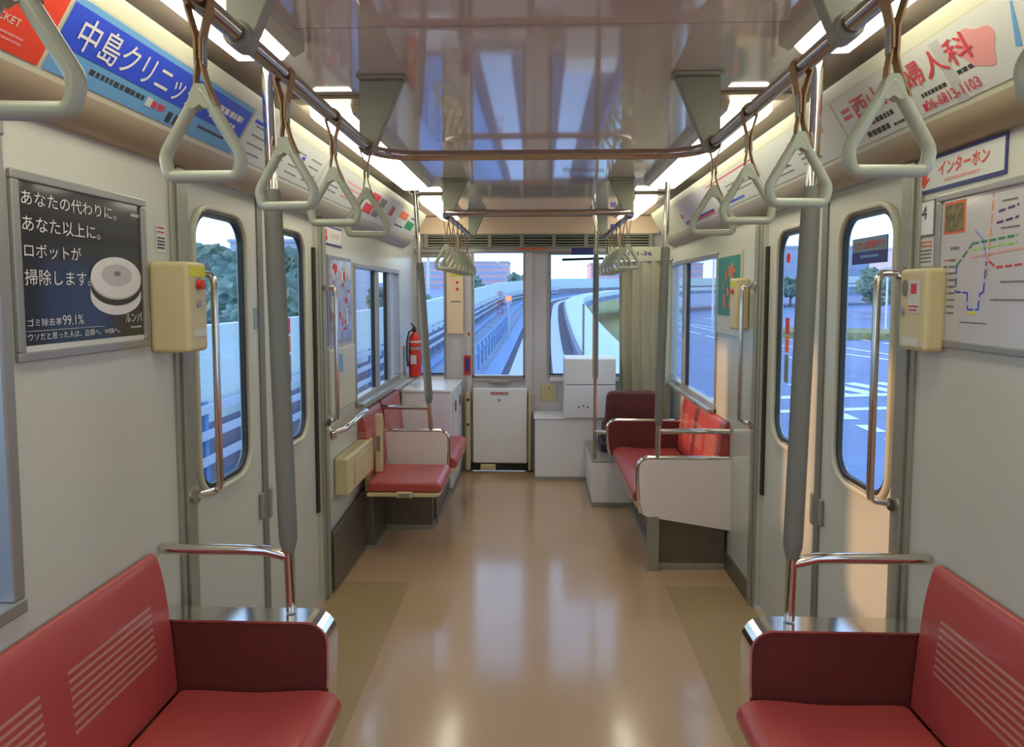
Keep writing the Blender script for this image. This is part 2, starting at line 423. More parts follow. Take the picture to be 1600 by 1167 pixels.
# front emergency door
FD_ = struct(MB().box(-.60, -.555, YF-.02, YF+.06, 0, 1.9).box(-.105, -.045, YF-.02, YF+.06, 0, 1.9).box(-.555, -.105, YF-.02, YF+.06, 1.848, 1.9).box(-.555, -.105, YF-.005, YF+.05, .03, .80).build('door_5', M_front, bevel=.004))
MB().box(-.55, -.11, YF+.02, YF+.026, .79, 1.85).build('window_glass', M_glass, FD_)
MB().box(-.555, -.105, YF-.018, YF+.05, .795, .815).box(-.555, -.538, YF-.018, YF+.05, .8, 1.85).box(-.122, -.105, YF-.018, YF+.05, .8, 1.85).build('window_frame', M_alu, FD_)
MB().box(-.545, -.085, YF-.075, YF-.006, .075, .715).build('lower_panel', M_white, FD_, bevel=.012)
for x0, x1 in ((-.60, -.565), (-.075, -.055)): MB().box(x0, x1, YF-.1, YF-.021, .02, .68).build('hinge_bar', M_beige, FD_, bevel=.006)
MB().box(-.60, -.05, YF-.04, YF-.021, .005, .07).build('threshold', M_dark, FD_)
MB().box(-.48, -.35, YF-.095, YF-.076, .02, .07).build('foot_latch', M_beige, FD_, bevel=.006)
MB().box(-.40, -.23, YF-.05, YF-.019, .745, .775).box(-.54, -.10, YF-.04, YF-.019, .768, .785).build('pull_handle', M_alu, FD_, bevel=.008)
for z in (.62, .41): MB().tube([(-.582, YF-.108, z), (-.582, YF-.1, z)], .012).build('bolt', M_dark, FD_)
pl = Plane2((-.395, YF-.0755, .655), (1, 0, 0), (0, 0, 1)); mb = MB(); pl.slab(mb, 0, .155, 0, .03, 0, .001)
pp = mb.build('name_plate', M_pgrey, FD_); pl.text('非常梯子', 'lettering', M_redink, pp, .006, .004, .143, .022, .01)
MB().tube([(-.32, YF-.08, .615), (-.32, YF-.075, .615)], .012).build('keyhole', M_alu, FD_)
pl = Plane2((-.34, YF+.018, 1.28), (1, 0, 0), (0, 0, 1))
for i, ch in enumerate('非常口'): pl.text(ch, 'exit_lettering', M_redink, FD_, 0, .20-i*.075, .05, .05, .005)

# ================================================================ ceiling lamps
def lamp(s, y0, y1, label):
    o = thing('ceiling_lamp', label, 'lamp', (s*.7, (y0+y1)/2, HC), 'fluorescent ceiling lamps')
    def mk(mb, n_, m, **k):
        if s < 0: mb.mirror()
        return mb.build(n_, m, o, **k)
    mk(MB().prism([(.60, HC), (.60, 2.122), (.628, 2.108), (.64, HC)], 'y', y0-.02, y1+.02), 'housing', M_cove)
    q = [(.63, 2.148), (.63, 2.112), (.648, 2.093), (.764, 2.093), (.782, 2.112), (.782, 2.148)]
    mk(MB().prism(q, 'y', y0, y1), 'diffuser', M_diff, bevel=.004)
    mk(MB().box(.585, .81, y0-.10, y0-.03, 2.138, HC-.002), 'end_plate', M_soffit)
    return o
for s in (-1, 1):
    sd = SIDE[s]
    lamp(s, -1.85, -.35, 'white ceiling lamp behind the viewer on the %s' % sd)
    lamp(s, -3.7, -2.35, 'rearmost white ceiling lamp behind the viewer on the %s' % sd)
    lamp(s, .05, 1.76, 'bright ceiling lamp cut by the top edge of the photo, %s side' % sd)
    lamp(s, 2.36, 3.92, 'bright ceiling lamp beyond the first cross rail, %s side' % sd)
    lamp(s, 4.55, 5.55, 'small far ceiling lamp next to the front windows, %s side' % sd)

# ================================================================ overhead rails and straps
RX, RZ = .515, 1.945
def arc(cx, cy, r, a0, a1, n=8, z=RZ): return [(cx+r*math.cos(R(a0+(a1-a0)*k/n)), cy+r*math.sin(R(a0+(a1-a0)*k/n)), z) for k in range(n+1)]
def bracket(par, s, y):
    mb = MB().prism([(s*.395, HC), (s*.54, HC), (s*.54, HC-.012), (s*.395, HC-.012)], 'y', y-.03, y+.03)
    mb.prism([(s*.40, HC-.012), (s*.535, HC-.012), (s*.537, RZ-.01), (s*.52, RZ-.024), (s*.50, RZ-.022), (s*.484, RZ+.004)], 'y', y-.014, y+.014)
    mb.tube([(s*RX, y-.025, RZ), (s*RX, y+.025, RZ)], .024)
    mb.build('bracket', M_bracket, par, smooth=True, bevel=.004)
rail1 = thing('overhead_rail', 'nearer steel overhead rail running along both sides, joined by a crossbar', 'handrail', (0, 2.22, RZ))
rr = .13
pts = [(-RX, YB+.3, RZ), (-RX, 0, RZ), (-RX, 1.2, RZ)]+arc(-RX+rr, 2.22-rr, rr, 180, 90)+arc(RX-rr, 2.22-rr, rr, 90, 0)+[(RX, 1.2, RZ), (RX, 0, RZ), (RX, YB+.3, RZ)]
MB().tube(pts, .0165, 18).build('tube', M_rail, rail1, smooth=True)
for s in (-1, 1):
    for y in (-1.6, -.3, 1.20, 2.08): bracket(rail1, s, y)
rail2 = thing('overhead_rail', 'far steel overhead rail near the front windows, crossbar on its near side', 'handrail', (0, 3.78, RZ))
pts = [(-RX, 5.35, RZ), (-RX, 4.3, RZ)]+arc(-RX+rr*.6, 3.76+rr*.6, rr*.6, 180, 270)+arc(RX-rr*.6, 3.76+rr*.6, rr*.6, 270, 360)+[(RX, 4.3, RZ), (RX, 5.35, RZ)]
MB().tube(pts, .0165, 16).build('tube', M_rail, rail2, smooth=True)
for s in (-1, 1):
    for y in (3.9, 5.3): bracket(rail2, s, y)

def sm(pts, n=4):      # Catmull-Rom through an open polyline (2D)
    out = []; P = [Vector(p) for p in pts]; m = len(P)
    for i in range(m-1):
        a = P[max(0, i-1)]; b = P[i]; c_ = P[i+1]; d = P[min(m-1, i+2)]
        for k in range(n):
            t = k/n; out.append(tuple(.5*((2*b)+(c_-a)*t+(2*a-5*b+4*c_-d)*t*t+(3*b-a-3*c_+d)*t**3)))
    out.append(tuple(P[-1])); return out
def rounded(pts, r, n=5):   # round the corners of a closed polyline
    out = []; m = len(pts)
    for i in range(m):
        p = Vector(pts[i]); a = (Vector(pts[i-1])-p).normalized(); b = (Vector(pts[(i+1) % m])-p).normalized()
        for k in range(n+1):
            t = k/n; p0 = p+a*r; p1 = p+b*r
            out.append(((1-t)**2)*p0+2*t*(1-t)*p+t*t*p1)
    return out
def band(mb, pts, wy, th):   # flat belt in the xz plane, width along y
    n = len(pts); L = []
    for i in range(n):
        d = (Vector(pts[min(n-1, i+1)])-Vector(pts[max(0, i-1)])).normalized(); q = Vector((-d.y, d.x))*th/2; p = Vector(pts[i])
        L.append([mb.bm.verts.new((a.x, y, a.y)) for a in (p+q, p-q) for y in (-wy/2, wy/2)])
    for i in range(n-1):
        A, B = L[i], L[i+1]
        for a, b in ((0, 1), (1, 3), (3, 2), (2, 0)): mb.f([A[a], A[b], B[b], B[a]])
    mb.f([L[0][k] for k in (0, 1, 3, 2)]); mb.f([L[-1][k] for k in (0, 1, 3, 2)])
PROTOS = {}
def strap(s, y, label, group, rot=0, ex=0.0):
    PROTO = PROTOS.get(ex)
    if PROTO is None:
        o = thing('hanging_strap', label, 'strap', (0, 0, 0)); mb = MB(); z0 = .0
        up = [(.0185*math.cos(R(a)), .0185*math.sin(R(a))) for a in range(0, 181, 20)]
        half = [(.0185, 0), (.0165, -.014), (.009, -.04-ex*.6), (.0042, -.06-ex), (.0036, -.09-ex)]
        loop = [(-x, z) for x, z in half[::-1]]+up[::-1]+half
        band(mb, loop, .021, .0032)
        band(mb, [(a, b-ex) for a, b in sm([(.0036, -.086), (.0045, -.10), (.010, -.122), (.0175, -.141), (.0255, -.158)], 3)], .017, .003)
        band(mb, [(a, b-ex) for a, b in sm([(-.0036, -.086), (-.0045, -.10), (-.0075, -.118), (-.008, -.134)], 3)], .015, .003)
        mb.build('belt', M_belt, o, smooth=True)
        c_ = MB().box(.0055, .008, -.007, .007, -.097-ex, -.055-ex).tube([(.008, 0, -.062-ex), (.0095, 0, -.062-ex)], .004).tube([(.008, 0, -.09-ex), (.0095, 0, -.09-ex)], .004)
        c_.box(-.008, -.0055, -.007, .007, -.097-ex, -.055-ex).build('clip', M_alu, o, bevel=.001)
        P = rounded([(a, 0, b-ex) for a, b in ((0, -.131), (.0605, -.233), (.054, -.264), (-.054, -.264), (-.0605, -.233))], .011)
        hb = MB().tube(P, .0096, 14, closed=True)
        hb.prism([(a, b-ex) for a, b in ((-.007, -.126), (.007, -.126), (.012, -.134), (.021, -.160), (.009, -.163), (0, -.157), (-.009, -.163), (-.021, -.160), (-.012, -.134))], 'y', -.0092, .0092)
        hb.build('handle', M_handle, o, smooth=True)
        PROTOS[ex] = o
    else:
        o = PROTO.copy(); COL.objects.link(o)
        for ch in PROTO.children:
            d = ch.copy(); COL.objects.link(d); d.parent = o
    o.location = (s*RX, y, RZ); o.rotation_euler = (0, 0, R(rot)); o['label'] = label; o['group'] = group
    return o
near = [.67, 1.05, 1.40, 1.73, 2.06]
NL = ['ivory triangular hanging strap cut off by the top left corner of the photo',
      'ivory hanging strap in front of the blue ceiling advert',
      'ivory hanging strap over the near left grey pole',
      'smaller ivory hanging strap just beyond the one over the left grey pole',
      'ivory hanging strap at the left end of the near crossbar, last of its row']
NR = ['ivory hanging strap barely showing at the upper right edge of the photo',
      'ivory hanging strap in front of the white advert with large red characters',
      'ivory hanging strap over the near right grey pole',
      'smaller ivory hanging strap just beyond the one over the right grey pole',
      'ivory hanging strap at the right end of the near crossbar, last of its row']
rot = [4, 0, -6, 3, 9]
for y, l, a in zip(near, NL, rot): strap(-1, y, l, 'hanging straps on the near left rail', a)
for y, l, a in zip(near, NR, [-3, 2, 5, -4, -10]): strap(1, y-(.01 if y > .8 else .0), l, 'hanging straps on the near right rail', a)
FLn = ['first', 'second', 'third', 'fourth', 'fifth', 'farthest']
for k in range(6): strap(-1, 3.86+k*.225, '%s ivory strap of the far left row, counted away from the viewer' % FLn[k], 'hanging straps on the far left rail', 3*(-1)**k, .035)
for k in range(6): strap(1, (3.95, 4.25, 4.45, 4.67, 4.9, 5.13)[k], '%s ivory strap of the far right row, counted away from the viewer' % FLn[k], 'hanging straps on the far right rail', -3*(-1)**k, .03)

# ================================================================ seats and partitions
BACKP = sm([(1.034, .42), (1.036, .6), (1.036, .785), (1.030, .81), (1.014, .80), (.998, .74), (.987, .66), (.975, .52), (.97, .43)])
def pole(par, s, y, x0, x1, z0=.645, ztop=HC, zs0=.80, zs1=1.80, r=.0145, rs=.025):
    f = lambda z: s*(x0+(x1-x0)*(z-.64)/(HC-.64))
    MB().tube([(f(z0), y, z0), (f(zs0), y, zs0)], r, 16).tube([(f(zs1), y, zs1), (f(ztop), y, ztop)], r, 16).build('pole', M_chrome, par, smooth=True)
    zz = [zs0, zs0+.03, zs0+.06]+[zs0+.06+(zs1-zs0-.1)*k/5 for k in range(1, 5)]+[zs1-.03, zs1]
    rad = [r+.002, rs-.001, rs]+[rs]*4+[rs-.002, r+.006]
    MB().tube([(f(z), y, z) for z in zz], rad, 18).build('grip_sleeve', M_sleeve, par, smooth=True)
    MB().tube([(f(ztop-.012), y, ztop-.012), (f(ztop), y, ztop)], .03, 18).build('ceiling_flange', M_chrome, par, smooth=True)
def partition(par, s, y, xin, ztop=.64, face=M_panel, zb=.27, t=.012, cap=False):
    # panel across the seat end: rounded top corner, drooping lower edge
    r = .055
    q = [(W, zb-.072)]+[(xin+.045, zb), (xin+.018, zb+.02), (xin+.008, zb+.06)]+[(xin, ztop-.13)]
    q += [(xin+r-r*math.cos(R(a)), ztop-r+r*math.sin(R(a))) for a in (0, 20, 45, 70, 90)]+[(W, ztop)]
    q = [(s*a, b) for a, b in q]
    MB().prism(q, 'y', y-t, y+t).build('panel', face, par)
    e = [(xin+.02, zb+.02), (xin+.008, zb+.06), (xin, ztop-.13)]+[(xin+r-r*math.cos(R(a)), ztop-r+r*math.sin(R(a))) for a in (0, 15, 30, 45, 60, 75, 90)]+[(W-.01, ztop)]
    if cap:      # broad flat steel band wrapped round a thick padded panel
        c_ = [(xin+.02, zb-.02)]+e
        m_ = MB().sheet([(s*a, b) for a, b in c_], 'y', y-t-.004, y+t+.004, .006*s)
        m_.build('edge_band', M_chrome, par, smooth=True); return
    MB().tube([(s*a, y, b) for a, b in e], .0135, 12).build('edge_rail', M_chrome, par, smooth=True)
def armbar(par, s, y, xin, z, bend=True):
    p = [(s*xin, y, z-.015 if bend else z), (s*(xin+.06), y, z), (s*(xin+.12), y, z+.002), (s*(W-.01), y, z+.002)]
    MB().tube(p, .0145, 14).build('arm_rail', M_chrome, par, smooth=True)
def bench(s, y0, y1, label, grp=None, far_part=False, near_part=False, ends=True, base=True):
    o = thing('bench_seat', label, 'seat', (s*.8, (y0+y1)/2, 0), grp)
    bp = [(s*a, b) for a, b in BACKP]
    MB().prism(bp, 'y', y0, y1-(.14 if (s < 0 and y0 > 4) else 0)).build('backrest', M_vinyl, o, smooth=True, bevel=.006)
    cu = sm([(.965, .37), (.965, .425), (.93, .438), (.75, .435), (.60, .445), (.545, .435), (.522, .405), (.53, .37)])
    MB().prism([(s*a, b) for a, b in cu], 'y', y0, y1).build('seat_cushion', M_vinyl, o, smooth=True, bevel=.01)
    MB().box(min(s*.54, s*(W-.006)), max(s*.54, s*(W-.006)), y0, y1, .335, .369).build('seat_pan', M_beige, o, bevel=.004)
    if base: MB().box(min(s*.66, s*(W-.016)), max(s*.66, s*(W-.016)), y0, y1, .03, .334).build('heater_box', M_dsteel, o)
    if base: MB().box(min(s*.645, s*(W-.016)), max(s*.645, s*(W-.016)), y0-.012, y1, .0, .03).build('kick_strip', M_steel, o, bevel=.003)
    return o
for s in (-1, 1):
    sd = SIDE[s]
    b_ = bench(s, -1.4, 1.742, 'long red striped bench cut by the lower %s corner of the photo' % sd, 'red bench seats')
    p_ = thing('seat_partition', 'dark red seat end partition with steel edge, arm rail and grey pole, near %s' % sd, 'partition', (s*.8, 1.85, 0))
    partition(p_, s, 1.785, .562, .622, M_dred, t=.036, cap=True)
    armbar(p_, s, 1.80, .68, .80); pole(p_, s, 1.80, .675, .709, .632, HC, .80, 1.775)
# right far bench
b_ = bench(1, 3.69, 4.715, 'red bench on the right between two partitions, below the far right window', 'red bench seats')
p_ = thing('seat_partition', 'pale seat end partition with grey pole, facing the viewer at the far right bench', 'partition', (.8, 3.66, 0))
partition(p_, 1, 3.66, .545, .62, M_panel, .30); armbar(p_, 1, 3.66, .655, .765, False); pole(p_, 1, 3.66, .648, .682, .62, HC, .80, 1.75, .0145, .024)
MB().box(.60, .66, 3.645, 3.675, .0, .3).build('base_corner', M_steel, p_)
p_ = thing('seat_partition', 'dark red end partition at the front end of the right bench', 'partition', (.8, 4.735, 0))
partition(p_, 1, 4.735, .49, .625, M_dred, .37); 
# left far bench
b_ = bench(-1, 4.37, 5.04, 'red bench on the left behind the pale partition, next to the white cabinet', 'red bench seats')
p_ = thing('seat_partition', 'pale seat end partition behind the fold-down seat, grey pole on top', 'partition', (-.8, 4.35, 0))
partition(p_, -1, 4.35, .575, .62, M_panel, .30)
armbar(p_, -1, 4.35, .69, .77, False); pole(p_, -1, 4.35, .69, .778, .62, HC, .80, 1.70, .0145, .026)
# fold-down seat left
o = thing('fold_down_seat', 'red fold-down seat on the left in front of the pale partition', 'seat', (-.77, 4.05, 0))
cu = [(-.962, .44), (-.57, .44), (-.54, .425), (-.535, .395), (-.56, .38), (-.962, .38)]
MB().prism(cu, 'y', 3.77, 4.20).build('seat_cushion', M_vinyl, o, bevel=.02, seg=4, smooth=True)
MB().prism([(-.965, .379), (-.54, .379), (-.55, .365), (-.58, .358), (-.965, .358)], 'y', 3.76, 4.20).build('seat_pan', M_beige, o, bevel=.004)
MB().box(-.79, -.70, 3.735, 3.759, .36, .392).build('latch', M_beige, o, bevel=.004)
MB().box(-.775, -.715, 3.728, 3.735, .366, .386).build('latch_plate', M_alu, o)
MB().prism([(-a, b) for a, b in BACKP], 'y', 3.875, 4.33).build('backrest', M_vinyl, o, smooth=True, bevel=.006)
MB().box(-.965, -.925, 3.98, 4.02, .441, .79).build('hinge_post', M_beige, o, bevel=.006)
MB().box(-.955, -.935, 3.973, 3.98, .57, .66).build('lock', M_sleeve, o)
MB().box(-1.0, -.67, 4.26, 4.33, .03, .357).build('heater_box', M_dsteel, o)
MB().box(-1.0, -.66, 4.25, 4.33, 0, .03).build('kick_strip', M_steel, o)
# heater cover along left wall
o = thing('heater_cover', 'dark steel heater cover along the left wall beside the doorway', 'heater cover', (-1.0, 3.8, 0))
MB().prism([(3.30, .02), (3.30, .31), (3.92, .36), (3.92, .02)], 'x', -1.024, -1.012).build('cover_panel', M_dsteel, o)
MB().box(-1.024, -.968, 3.92, 4.245, .02, .352).build('cover_box', M_dsteel, o, bevel=.004)
MB().box(-1.024, -.955, 3.91, 4.245, 0, .02).build('kick_strip', M_steel, o)
for y in (3.40, 3.62, 3.84): MB().box(-1.012, -1.008, y, y+.012, .30+(y-3.3)*.08, .312+(y-3.3)*.08).build('screw', M_chrome, o)
# beige box on left wall over the heater cover
o = thing('wall_box', 'low beige box on the left wall beside the fold-down seat', 'box', (-1.0, 3.65, .5))
MB().box(-W+.002, -.965, 3.40, 3.86, .47, .665).build('case', M_beige, o, bevel=.012, seg=3)
MB().box(-.964, -.960, 3.52, 3.78, .50, .63).build('cover_plate', M_beige, o, bevel=.002)
tag(MB().prism([(3.868, .36), (3.868, .655), (3.965, .655), (3.965, .36)], 'x', -1.0, -.972).build('seat_bracket', M_beige, bevel=.004), 'beige bracket plate next to the low beige wall box', 'bracket')
# wheelchair grab bar
o = thing('grab_bar', 'short chrome grab bar lying along the left wall above the low beige box', 'grab bar', (-1.0, 3.4, .82))
MB().tube([(-1.036, 3.38, .80), (-.985, 3.40, .815), (-.968, 3.46, .83), (-.965, 3.78, .845)], .0155, 14).build('bar', M_chrome, o, smooth=True)
MB().tube([(-W+.001, 3.38, .798), (-1.02, 3.385, .803)], .032, 16).build('flange', M_chrome, o, smooth=True)
# upper cream cover on left wall
o = thing('wall_panel_cover', 'cream cover panel with a blue label under the left wall poster', 'cover', (-1.03, 3.55, 1.05))
MB().box(-W+.001, -1.022, 3.33, 3.78, .90, 1.225).build('cover', M_cove, o, bevel=.006)
MB().box(-1.0215, -1.0205, 3.47, 3.535, 1.10, 1.19).build('blue_label', M_lblue, o)

# ---------------------------------------------------------------- vertical door grab bars
def grab(s, y, z0, z1, x, label, ym=None):
    ym = ym or y+.05
    o = thing('door_grab_bar', label, 'grab bar', (s*1.0, y, z0), 'chrome grab bars beside the doors')
    MB().tube([(s*(W-.018), ym, z1), (s*(x+.02), y+.01, z1), (s*(x+.003), y, z1-.012), (s*x, y, z1-.03), (s*x, y, z0+.03), (s*(x+.003), y, z0+.012), (s*(x+.02), y+.01, z0), (s*(W-.018), ym, z0)], .0105, 14).build('bar', M_chrome, o, smooth=True)
    for z in (z0, z1): MB().tube([(s*(W-.017), ym, z), (s*(W-.03), ym-.003, z)], .019, 14).build('flange', M_chrome, o, smooth=True)
grab(-1, 2.01, .90, 1.56, .965, 'vertical chrome grab bar at the near edge of the left door', 1.96)
grab(1, 1.985, .90, 1.56, .965, 'vertical chrome grab bar at the near edge of the right door', 1.96)
grab(-1, 3.30, .88, 1.54, .985, 'vertical chrome grab bar at the far edge of the left door', 3.25)
grab(1, 3.34, .88, 1.54, .985, 'vertical chrome grab bar at the far edge of the right door', 3.26)

# ---------------------------------------------------------------- intercom boxes
o = thing('intercom_box', 'beige emergency box with red button between black poster and left door', 'intercom', (-1.0, 1.85, 1.34))
MB().box(-W+.001, -.93, 1.79, 1.895, 1.343, 1.588).build('case', M_beige, o, bevel=.012, seg=3)
MB().box(-.930, -.9285, 1.80, 1.885, 1.549, 1.577).build('yellow_label', M_yellow, o)
MB().tube([(-.93, 1.843, 1.527), (-.926, 1.843, 1.527)], .019, 18).build('button_ring', M_chrome, o, smooth=True)
MB().tube([(-.926, 1.843, 1.527), (-.914, 1.843, 1.527)], .013, 18).build('red_button', M_red, o, smooth=True)
MB().tube([(-.93, 1.843, 1.475), (-.925, 1.843, 1.475)], .010, 16).build('key_lock', M_alu, o, smooth=True)
MB().box(-.930, -.9288, 1.815, 1.882, 1.385, 1.405).build('white_label', M_paper, o)
o = thing('intercom_box', 'beige intercom box with small red square between right door and route map', 'intercom', (1.02, 1.84, 1.34))
MB().box(.985, W-.001, 1.775, 1.905, 1.352, 1.568).build('case', M_beige, o, bevel=.012, seg=3)
P = Plane2((.9845, 1.900, 1.352), (0, -1, 0), (0, 0, 1))
mb = MB(); P.slab(mb, .045, .098, .10, .185, 0, .0012); mb.build('white_label', M_paper, o)
mb = MB(); P.slab(mb, .057, .083, .15, .176, .0012, .0022); mb.build('red_square', M_redink, o)
mb = MB(); P.poly(mb, [(.025+.012*math.cos(R(a)), .165+.022*math.sin(R(a))) for a in range(0, 360, 20)], 0, .003); mb.build('speaker_grille', M_sleeve, o)
mb = MB(); P.poly(mb, [(.018+.010*math.cos(R(a)), .103+.010*math.sin(R(a))) for a in range(0, 360, 20)], 0, .004); mb.build('key_lock', M_alu, o)
P.bars('small_print', M_redink, o, [(.048, .115, .045, .004), (.048, .105, .04, .004)])
mb = MB(); P.slab(mb, .02, .10, .012, .035, 0, .0012); mb.build('lower_label', M_paper, o)
o = thing('intercom_box', 'beige emergency box with red button beside the green poster on the right wall', 'intercom', (1.0, 3.45, 1.33))
MB().box(.975, W-.001, 3.40, 3.52, 1.325, 1.58).build('case', M_beige, o, bevel=.012, seg=3)
MB().tube([(.975, 3.46, 1.515), (.965, 3.46, 1.515)], .012, 16).build('red_button', M_red, o, smooth=True)
MB().box(.974, .975, 3.42, 3.50, 1.54, 1.565).build('yellow_label', M_yellow, o)

# ================================================================ posters and signs
# left framed black poster: U runs away from the viewer (+y) on the left wall, N = +x
P = Plane2((-W+.001, 1.315, 1.363), (0, 1, 0), (0, 0, 1)); PW, PH = .46, .385
# on the left wall reading direction is +y with normal U x V = +x
o = thing('framed_poster', 'black framed wall poster with white writing and a round robot cleaner', 'poster', (-W, 1.54, 1.363))
mb = MB(); b = .02
P.slab(mb, 0, PW, 0, b, 0, .011); P.slab(mb, 0, PW, PH-b, PH, 0, .011); P.slab(mb, 0, b, b, PH-b, 0, .011); P.slab(mb, PW-b, PW, b, PH-b, 0, .011)
mb.build('frame', M_alu, o, bevel=.003)
mb = MB(); P.slab(mb, b, PW-b, b, PH-b, 0, .004); mb.build('print', M_poster, o)
mb = MB(); P.slab(mb, b, PW-b, b, b+.012, .004, .005); mb.build('white_margin', M_paper, o)
Q = lambda body, nm, u, v, w_, h_, bd=.01, m=M_pwhite: P.text(body, nm, m, o, u, v, w_, h_, bd, .0045)
Q('あなたの代わりに。', 'lettering', .03, .318, .31, .030, 0); Q('あなた以上に。', 'lettering', .03, .265, .245, .032, 0)
Q('ロボットが', 'lettering', .032, .212, .172, .030, 0); Q('掃除します。', 'lettering', .03, .156, .205, .033, 0)
Q('ゴミ除去率', 'lettering', .032, .071, .10, .016, 0); Q('99.1%', 'lettering', .135, .070, .068, .022, 0)
Q('ウソだと思った人は、店頭へ、WEBへ。', 'lettering', .032, .042, .305, .015, 0)
Q('ルンバ', 'lettering', .362, .067, .072, .024, .01)
mb = MB(); P.slab(mb, .03, .28, .061, .0622, .0042, .0052); P.slab(mb, .385, .43, .052, .056, .0042, .0052); P.slab(mb, .40, .435, .335, .342, .0042, .0052); mb.build('ruled_lines', M_pgrey, o)
def ell(cx, cy, a, b_, n=40, t0=0, t1=360): return [(cx+a*math.cos(R(t0+(t1-t0)*k/n)), cy+b_*math.sin(R(t0+(t1-t0)*k/n))) for k in range(n+(0 if t1-t0 == 360 else 1))]
cx, cy = .333, .178
rb = MB(); P.poly(rb, ell(cx, cy-.045, .1, .046, 40, 180, 360)+[(cx+.1, cy+.0), (cx-.1, cy+.0)], .0042, .0048); rb_ = rb.build('robot_cleaner_picture', M_pwhite, o)
rb = MB(); P.poly(rb, ell(cx, cy-.022, .1, .046, 40, 180, 360)+[(cx+.1, cy), (cx-.1, cy)], .0048, .0053); rb.build('dark_bumper', M_ink, rb_)
rb = MB(); P.poly(rb, ell(cx, cy-.006, .1, .048, 40, 180, 360)+[(cx+.1, cy), (cx-.1, cy)], .0053, .0058); rb.build('rim', M_pgrey, rb_)
rb = MB(); P.poly(rb, ell(cx, cy, .1, .05), .0058, .0063); rb.build('top_disc', M_pwhite, rb_)
rb = MB(); P.poly(rb, ell(cx, cy+.006, .06, .027), .0063, .0068); rb.build('inner_disc', M_pgrey, rb_)
rb = MB(); P.poly(rb, ell(cx, cy+.01, .013, .006), .0068, .0073); rb.build('centre_button', M_inkg, rb_)
# small sticker
P = Plane2((-W+.001, 1.835, 1.615), (0, 1, 0), (0, 0, 1)); o = thing('instruction_sticker', 'small white notice with red heading above the left emergency box', 'sticker', (-W, 1.85, 1.62))
mb = MB(); P.slab(mb, 0, .05, 0, .075, 0, .001); mb.build('card', M_paper, o)
P.bars('red_print', M_redink, o, [(.005, .066-.012*k, .035, .004) for k in range(2)]); P.bars('small_print', M_ink, o, [(.005, .038-.009*k, .038, .004) for k in range(4)])
# right wall: reading direction is -y, N = -x
P = Plane2((W-.001, 1.825, 1.366), (0, -1, 0), (0, 0, 1)); PW, PH = .50, .388
o = thing('route_map_board', 'framed white railway route map on the right wall', 'map', (W, 1.6, 1.366))
mb = MB(); b = .018
P.slab(mb, 0, PW, 0, b, 0, .011); P.slab(mb, 0, PW, PH-b, PH, 0, .011); P.slab(mb, 0, b, b, PH-b, 0, .011); P.slab(mb, PW-b, PW, b, PH-b, 0, .011)
mb.build('frame', M_alu, o, bevel=.003)
mb = MB(); P.slab(mb, b, PW-b, b, PH-b, 0, .004); mb.build('print', mat('glossy_map_paper', srgb(196, 190, 190), .2, coat=.5), o)
mb = MB(); P.slab(mb, .03, .115, .285, .365, .004, .0048); pic = mb.build('corner_picture', M_orange, o)
mb = MB(); P.slab(mb, .034, .108, .290, .358, .0048, .0054); mb.build('picture_inset', mat('printed_olive', srgb(140, 125, 85), .6, noise=.6, nscale=60), pic)
def line(pts, m, w_=.0035, dash=False, n=.0045):
    mb = MB()
    for (a, b0), (c_, d) in zip(pts[:-1], pts[1:]):
        v = Vector((c_-a, d-b0)); L = v.length; v.normalize(); q = Vector((-v.y, v.x))*w_/2; t = 0
        while t < L:
            e = min(L, t+(.022 if dash else L)); p0 = Vector((a, b0))+v*t; p1 = Vector((a, b0))+v*e
            P.poly(mb, [tuple(p0+q), tuple(p1+q), tuple(p1-q), tuple(p0-q)], n, n+.0005); t = e+.008
    mb.build('route_line', m, o)
fx = lambda px: (px-1470)/130*.305; 
# route lines as read off the photo (u to the right, v up)
line([(.088, .205), (.148, .255), (.30, .262)], M_green, .005, True)
line([(.148, .240), (.30, .247)], mat('lime_ink', srgb(150, 210, 90), .6), .004, True)
line([(.145, .222), (.34, .235)], M_pink, .005, True)
line([(.205, .175), (.215, .365)], mat('salmon_ink', srgb(230, 140, 110), .6), .004, True)
line([(.21, .21), (.235, .195), (.34, .2)], M_redink, .005, True)
line([(.088, .205), (.088, .14), (.135, .138), (.138, .098), (.178, .098), (.182, .135), (.195, .14), (.20, .21)], M_blue, .004, True)
line([(.155, .285), (.185, .262), (.20, .215)], mat('soft_blue_ink', srgb(120, 150, 225), .6), .003)
line([(.235, .32), (.30, .328)], M_purple, .005, True); line([(.23, .295), (.30, .302)], M_purple, .005, True)
line([(.138, .09), (.17, .09)], M_yellow, .006)
for k, m in enumerate((M_orange, M_purple, M_blue, M_green, M_redink, M_dsteel, MATS['lime_ink'], M_orange, M_blue)):
    mb = MB(); P.slab(mb, .035, .049, .218-.0165*k, .222-.0165*k, .004, .0047); mb.build('legend_mark', m, o)
P.bars('small_print', M_inkg, o, [(.055, .217-.0165*k, .028, .005) for k in range(9)]+[(.06, .245, .035, .007), (.245, .34, .05, .004), (.245, .28, .06, .004), (.11, .065, .1, .003), (.22, .12, .12, .004), (.25, .16, .1, .004)], .0045)
P = Plane2((W-.001, 1.945, 1.768), (0, -1, 0), (0, 0, 1)); o = thing('intercom_sign', 'white sign with dark blue border, red arrow and red intercom lettering, over the route map', 'sign', (W, 1.76, 1.77))
mb = MB(); P.slab(mb, 0, .37, 0, .092, 0, .003); mb.build('border', M_navy, o)
mb = MB(); P.slab(mb, .006, .364, .009, .083, .003, .004); mb.build('face', M_paper, o)
P.text('インターホン', 'lettering', M_red, o, .115, .037, .20, .036, .02, .0045)
P.bars('small_print', M_pink, o, [(.14, .02, .14, .007)], .0042)
